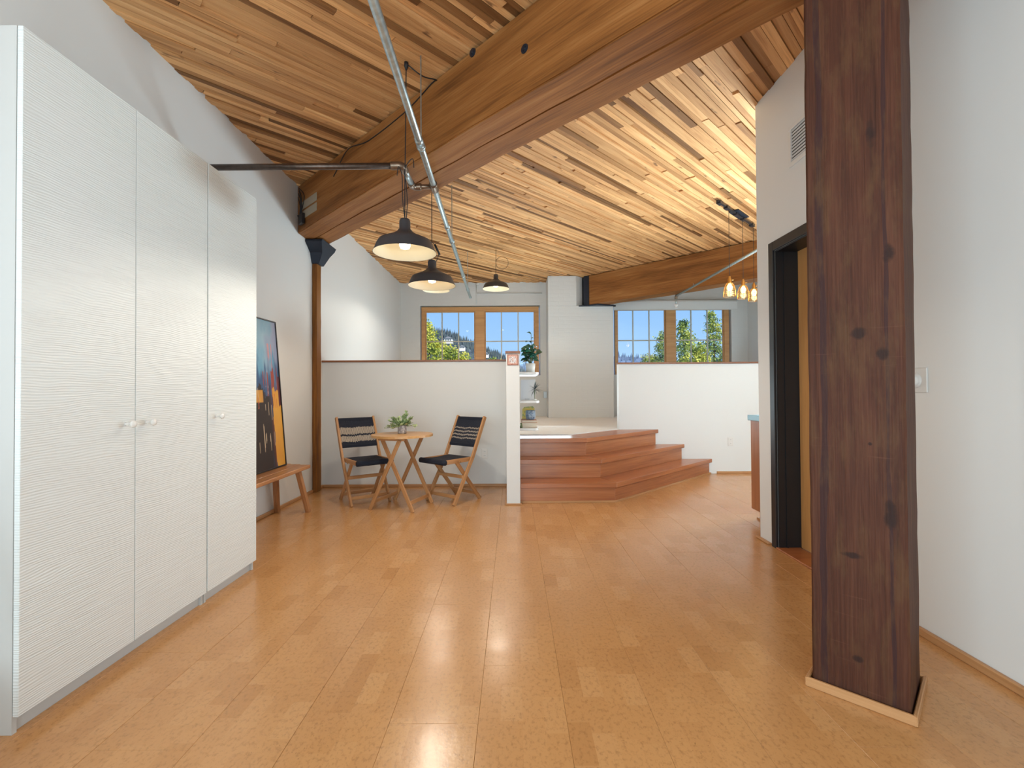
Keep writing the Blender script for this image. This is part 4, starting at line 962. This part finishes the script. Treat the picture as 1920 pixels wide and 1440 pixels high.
# ================================================================== SMALL FITTINGS
def outlet(label,x,y,z):
    t=thing('wall_outlet',label,'outlet',(x,y,z))
    box('cover_plate',x-0.036,x+0.036,y-0.006,y,z-0.058,z+0.058,M['plastic'],t,0.002)
    for s in (-0.024,0.024):
        r_=box('socket',x-0.016,x+0.016,y-0.008,y-0.0055,z+s-0.015,z+s+0.015,M['grille'],t,0.0008)
        for q_ in (-0.006,0.006): box('slot',x+q_-0.0012,x+q_+0.0012,y-0.0085,y-0.0078,z+s-0.004,z+s+0.006,M['void'],r_)
outlet('white outlet low on the left half wall behind the right chair',-0.34,YL,0.39)
outlet('white outlet on the right half wall beyond the steps',2.93,YH,0.43)
th=thing('dial_dimmer','white round dial switch on the right wall beside the column','switch',(XR,2.24,1.17))
box('cover_plate',XR-0.007,XR,2.183,2.297,1.118,1.232,M['plastic'],th,0.002)
Mx=Matrix.Translation((XR-0.007,2.245,1.175))@Matrix.Rotation(-PI/2,4,'Y')
bm=bmesh.new(); lathe_bm(bm,[(0.036,0),(0.034,0.008),(0.030,0.012),(0.028,0.022),(0,0.024)],(0,0,0),32); finish('dial',bm,M['plastic'],th,Mx,smooth=False)
vt=thing('air_vent','white louvred air vent high on the right wall behind the column','vent',(XR,3.08,2.77))
vy0,vy1,vz0,vz1=2.86,3.235,2.63,2.905
bm=bmesh.new(); e_=0.03
abox(bm,XR-0.012,XR,vy0,vy1,vz0,vz0+e_); abox(bm,XR-0.012,XR,vy0,vy1,vz1-e_,vz1); abox(bm,XR-0.012,XR,vy0,vy0+e_,vz0+e_,vz1-e_); abox(bm,XR-0.012,XR,vy1-e_,vy1,vz0+e_,vz1-e_)
finish('frame',bm,M['grille'],vt,bevel=0.002); box('backing',XR-0.003,XR-0.0005,vy0+e_,vy1-e_,vz0+e_,vz1-e_,M['void'],vt)
for k in range(10):
    z=vz0+e_+0.010+k*(vz1-vz0-2*e_)/10
    bar('louvre',(XR-0.007,vy0+e_,z),(XR-0.007,vy1-e_,z+0.0),0.011,0.004,M['grille'],vt,0.0005,upv=(0.5,0,1))
cbx=thing('cord_box','small grey metal box low on the left edge of chimney breast','box',(0.67,9.4,1.0))
box('box_body',0.60,0.665,9.42,9.50,0.98,1.11,mat('grey_metal',(0.42,0.47,0.50),0.4,0.5),cbx,0.004)
tube('conduit',[(0.668,9.50,0.612),(0.668,9.50,0.985)],0.006,M['grille'],cbx,8)
cd=thing('wall_conduit','thin white conduit down the far wall above the left window','conduit',(-0.73,9.7,3.1))
tube('conduit_run',[(-0.73,9.702,H-0.015),(-0.73,9.702,2.875)],0.010,M['brickpaint'],cd,8)
lathe('conduit_bracket',[(0,0.02),(0.03,0.02),(0.035,0),(0.03,-0.02),(0,-0.02)],(-0.70,9.67,3.29),M['grille'],cd,12)
tube('conduit_run',[(-0.73,9.702,3.10),(0.60,9.702,3.10)],0.008,M['brickpaint'],cd,8)
# roller shade over the right window
rsh=thing('roller_shade','rolled white shade across the top of the right window','shade',(3.25,9.6,2.8))
tube('roll',[(2.02,9.66,2.905),(4.52,9.66,2.905)],0.040,M['plastic'],rsh,16)
box('fabric',2.03,4.51,9.622,9.626,2.745,2.905,M['paint'],rsh); box('bottom_bar',2.03,4.51,9.616,9.630,2.730,2.748,M['plastic'],rsh,0.002)
# ================================================================== KITCHEN COUNTER
kc=thing('kitchen_cabinet','red-brown wooden cabinet end beyond the white wall corner','cabinet',(2.4,4.05,0))
box('side_panel',2.098,2.118,YD+0.01,4.25,0.088,0.862,M['cabwood'],kc,0.001)
box('carcass',2.118,2.70,YD+0.01,4.245,0.088,0.862,M['cabwood'],kc)
box('toe_kick',2.150,2.68,YD+0.01,4.21,0.0,0.088,M['cabwood'],kc); box('base_moulding',2.13,2.15,YD+0.01,4.225,0.0,0.014,M['trimwood'],kc)
ct=box('countertop',2.075,2.74,YD+0.01,4.262,0.863,0.910,M['blue'],None,0.004); tag(ct,'pale blue countertop slab on the cabinet beyond the wall corner','countertop')
# plant at the left edge
lpn=thing('floor_plant','blade-leaved plant whose leaf tips enter at the left picture edge','plant',(-1.62,1.14,0))
c=(-1.64,1.14,0.0)
lathe('pot',[(0,0),(0.12,0),(0.15,0.28),(0.14,0.285),(0.135,0.26),(0,0.26)],c,M['potw'],lpn,32)
rl=random.Random(9)
tips=[((-1.268,1.17,0.985),0.05),((-1.30,1.19,0.93),0.05),((-1.285,1.15,1.0),0.035)]
for k in range(12): 
    a=PI/2+rl.uniform(0,PI*1.2); tips.append(((c[0]+math.cos(a)*rl.uniform(0.12,0.28),c[1]+math.sin(a)*0.22,rl.uniform(0.7,1.1)),0.05))
for tp_,wd in tips:
    b0=Vector((c[0]+rl.uniform(-.04,.04),c[1]+rl.uniform(-.04,.04),0.255)); tp_=Vector(tp_)
    bm=bmesh.new(); pts=smoothpath([b0,b0.lerp(tp_,0.4)+Vector((-0.06*(1 if tp_.x>-1.4 else 0),0,0.08)),b0.lerp(tp_,0.8)+Vector((0,0,0.04)),tp_],4)
    rows=[]
    for i,p in enumerate(pts):
        t=i/(len(pts)-1); w_=wd*0.5*(math.sin(PI*min(0.97,0.12+0.88*t))**0.7 if t<0.999 else 0.02)
        rows.append((bm.verts.new(p+Vector((0,-w_*0.6,-w_*0.8))),bm.verts.new(p+Vector((0.004,0,0))),bm.verts.new(p+Vector((0,w_*0.6,w_*0.8)))))
    for a,b in zip(rows,rows[1:]): bm.faces.new((a[0],a[1],b[1],b[0])); bm.faces.new((a[1],a[2],b[2],b[1]))
    finish('leaf',bm,M['blade'],lpn,smooth=True)
# ================================================================== OUTSIDE
M['ground']=mat('far_ground',(0.08,0.11,0.05),0.95)
gnd=struct(box('ground',-900,900,14,1400,-12.5,-12,M['ground']))
def hillmat(name,a,b):
    m=mat(name,a,0.95); v=objvec(m,False); L(m,ramp(m,noise(m,v,0.06,5,0.7),[(0.4,a),(0.62,b)]),m.node_tree.nodes['Principled BSDF'].inputs['Base Color']); return m
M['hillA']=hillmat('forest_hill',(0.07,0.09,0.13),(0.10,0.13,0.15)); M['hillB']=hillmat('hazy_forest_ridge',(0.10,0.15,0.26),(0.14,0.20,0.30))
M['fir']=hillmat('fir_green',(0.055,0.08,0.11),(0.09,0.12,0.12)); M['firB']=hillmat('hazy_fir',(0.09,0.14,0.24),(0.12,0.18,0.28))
def hill(name,label,prof,y,depth,mt,treemt,ntree,th,seed):
    """prof: (x, ridge z) pairs"""
    bm=bmesh.new(); n=70; x0,x1=prof[0][0],prof[-1][0]; rl=random.Random(seed)
    def rz(x):
        for (a,za),(b,zb) in zip(prof,prof[1:]):
            if a<=x<=b: t=(x-a)/(b-a); t=t*t*(3-2*t); return za+(zb-za)*t
        return prof[-1][1]
    rows=[]
    for i in range(n+1):
        x=x0+(x1-x0)*i/n; r=rz(x)
        rows.append([bm.verts.new((x,y-depth*(1-t)+0.0,-12+(r+12)*(t**1.0)+ (rl.uniform(-1,1)*r*0.012 if 0<t<1 else 0))) for t in (0,0.25,0.5,0.75,1.0)]+[bm.verts.new((x,y+depth,-12))])
    for a,b in zip(rows,rows[1:]):
        for k in range(5): bm.faces.new((a[k],b[k],b[k+1],a[k+1]))
    h=struct(finish(name,bm,M[mt]),label)
    bm=bmesh.new()
    for k in range(ntree):
        x=rl.uniform(x0,x1); t=1-rl.random()**1.8*0.9; r=rz(x); z=-12+(r+12)*t; yy=y-depth*(1-t); hh=th*rl.uniform(0.5,1.25); w=hh*0.2
        top=bm.verts.new((x,yy,z+hh)); mid=[bm.verts.new((x+w*math.cos(a+k),yy+w*math.sin(a+k),z-hh*0.15)) for a in (0,1.57,3.14,4.71)]
        for i in range(4): bm.faces.new((mid[i],mid[(i+1)%4],top))
    tag(finish('forest',bm,M[treemt],h),kind='stuff')
    return h,rz
# left wooded hill, seen in window 1 (eye height 1.14)
Yh=420
def hz(px,py,y): return ((px-963)/900*y, 1.14+(733-py)/900*y)
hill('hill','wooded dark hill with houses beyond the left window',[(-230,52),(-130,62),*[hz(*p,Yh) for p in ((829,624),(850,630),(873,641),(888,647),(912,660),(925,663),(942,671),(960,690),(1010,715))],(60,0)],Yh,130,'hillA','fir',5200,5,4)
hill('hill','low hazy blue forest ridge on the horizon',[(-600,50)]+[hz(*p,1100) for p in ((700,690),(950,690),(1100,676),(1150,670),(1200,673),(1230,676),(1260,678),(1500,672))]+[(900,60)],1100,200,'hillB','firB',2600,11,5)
# houses on the hill
Mh=mat('house_wall',(0.75,0.72,0.68),0.7); Mr=mat('house_roof',(0.22,0.23,0.26),0.7); Mw=mat('house_window',(0.05,0.06,0.08),0.2)
def house(px,py,y,w,h,label):
    x,z=hz(px,py,y); t=thing('house',label,'house',(x,y,z),'houses on the far hill')
    box('house_body',x-w/2,x+w/2,y,y+w*0.8,z-1.5,z+h,Mh,t)
    bm=bmesh.new(); prism_bm(bm,[(-w*0.58,0),(w*0.58,0),(0,h*0.7)],-w*0.9,0.6)
    finish('roof',bm,Mr,t,Matrix.Translation((x,y,z+h))@Matrix.Rotation(PI/2,4,'X'))
    for i in range(3): box('window',x-w*0.36+i*w*0.27,x-w*0.36+i*w*0.27+w*0.15,y-0.06,y+0.02,z+h*0.3,z+h*0.7,Mw,t)
def hy(py_): return 0
house(842,641,350,6,2.2,'pale gabled house on the hill in the left window, largest')
house(868,655,345,4,1.6,'pale house lower on the hill beside the window mullion')
house(913,668,340,3.5,1.5,'tiny pinkish house on the hill in the right sash of the left window')
# trees near the building
def treemats():
    def tm(name,a,b,c):
        m=mat(name,b,0.7); v=objvec(m,False); n=noise(m,v,1.6,4,0.8)
        L(m,ramp(m,n,[(0.36,a),(0.5,b),(0.64,c)]),m.node_tree.nodes['Principled BSDF'].inputs['Base Color']); return m
    M['leafA']=tm('sunlit_yellow_green_leaf',(0.12,0.20,0.03),(0.42,0.44,0.05),(0.80,0.68,0.10))
    M['leafB']=tm('sunlit_dark_green_leaf',(0.05,0.12,0.05),(0.26,0.33,0.06),(0.62,0.58,0.10))
    M['bark']=mat('tree_bark',(0.10,0.07,0.045),0.9)
treemats()
def tree(x,y,ztop,zmid,blobs,mt,label,seed,dens=1.0):
    """blobs: (dx,z,r,rz) crown ellipsoids; leaves are small cards clustered on blob surfaces"""
    t=thing('leafy_tree',label,'tree',(x,y,-12),'sunlit trees outside the windows')
    tube('trunk',[(x,y,-12),(x+0.1,y,-5),(x,y,ztop-1.2)],[0.35,0.22,0.05],M['bark'],t,8)
    rl=random.Random(seed); vs=[];fs=[]
    for (dx,z,r,rz_) in blobs:
        ncl=int(90*dens*(r*rz_)**0.8)+10
        for k in range(ncl):
            a=rl.random()*2*PI; cz=rl.uniform(-1,1); sr=math.sqrt(1-cz*cz); rad=rl.uniform(0.55,1.08)
            cc=Vector((x+dx+r*rad*sr*math.cos(a),y+r*rad*sr*math.sin(a),z+rz_*rad*cz)); cr=rl.uniform(0.10,0.26)
            for j in range(22):
                d=Vector((rl.gauss(0,1),rl.gauss(0,1),rl.gauss(0,0.7)))*cr*0.6; p=cc+d
                u_=Vector((rl.gauss(0,1),rl.gauss(0,1),rl.gauss(0,1))).normalized(); w_=u_.cross(Vector((rl.gauss(0,1),rl.gauss(0,1),rl.gauss(0,1)))).normalized(); s_=rl.uniform(0.035,0.07)
                i0_=len(vs); vs+= [tuple(p-u_*s_),tuple(p+w_*s_*0.6),tuple(p+u_*s_),tuple(p-w_*s_*0.6)]; fs.append((i0_,i0_+1,i0_+2,i0_+3))
    me=bpy.data.meshes.new('foliage'); me.from_pydata(vs,[],fs); me.update(); tag(link('foliage',me,M[mt],t),kind='stuff')
def P3(px,py,y): return hz(px,py,y)
def blobs_px(cx,y,lst):
    x0,_=P3(cx,0,y); out=[]
    for (px,py,rx,ry) in lst:
        x,z=P3(px,py,y); out.append((x-x0,z,rx*y/900,ry*y/900))
    return out
def T(cx,y,top,lst,mt,label,seed,dens=1.0):
    x,_=P3(cx,0,y); _,zt=P3(0,top,y); tree(x,y,zt,zt-2,blobs_px(cx,y,lst),mt,label,seed,dens)
T(806,24,598,[(799,612,8,14),(803,630,15,16),(800,652,22,22),(820,650,12,16),(808,690,24,25)],'leafA','yellow-green tree at the left edge of the left window',1)
T(850,27,640,[(845,668,14,18),(862,672,16,14),(835,662,10,12),(872,680,12,10),(850,695,30,16)],'leafA','low yellow-green tree in the middle of the left window',2)
T(928,32,668,[(925,680,12,8),(940,684,10,7)],'leafB','small green treetop at the bottom of the left window right sash',12)
T(1252,28,628,[(1243,640,5,16),(1240,662,8,16),(1246,680,12,14)],'leafB','slim tree beside the mullion of the right window',3)
T(1285,25,603,[(1283,610,5,9),(1284,624,10,11),(1286,640,14,12),(1284,662,18,20),(1285,690,22,16)],'leafB','pointed tree just right of the mullion in the right window',4)
T(1312,22,640,[(1308,655,13,14),(1318,668,14,14),(1302,678,22,12),(1312,692,28,10)],'leafA','rounded yellow-green tree low in the right window',5)
T(1340,26,590,[(1335,597,5,8),(1338,611,10,11),(1341,628,13,13),(1338,648,16,14),(1345,672,18,18)],'leafB','tallest pointed tree at the right edge of the right window',6)
T(1222,30,668,[(1215,677,10,7),(1230,679,12,8)],'leafA','small bush top low in the right window left sash',7)
# unit-wide tidy: rear wall faces the camera's back
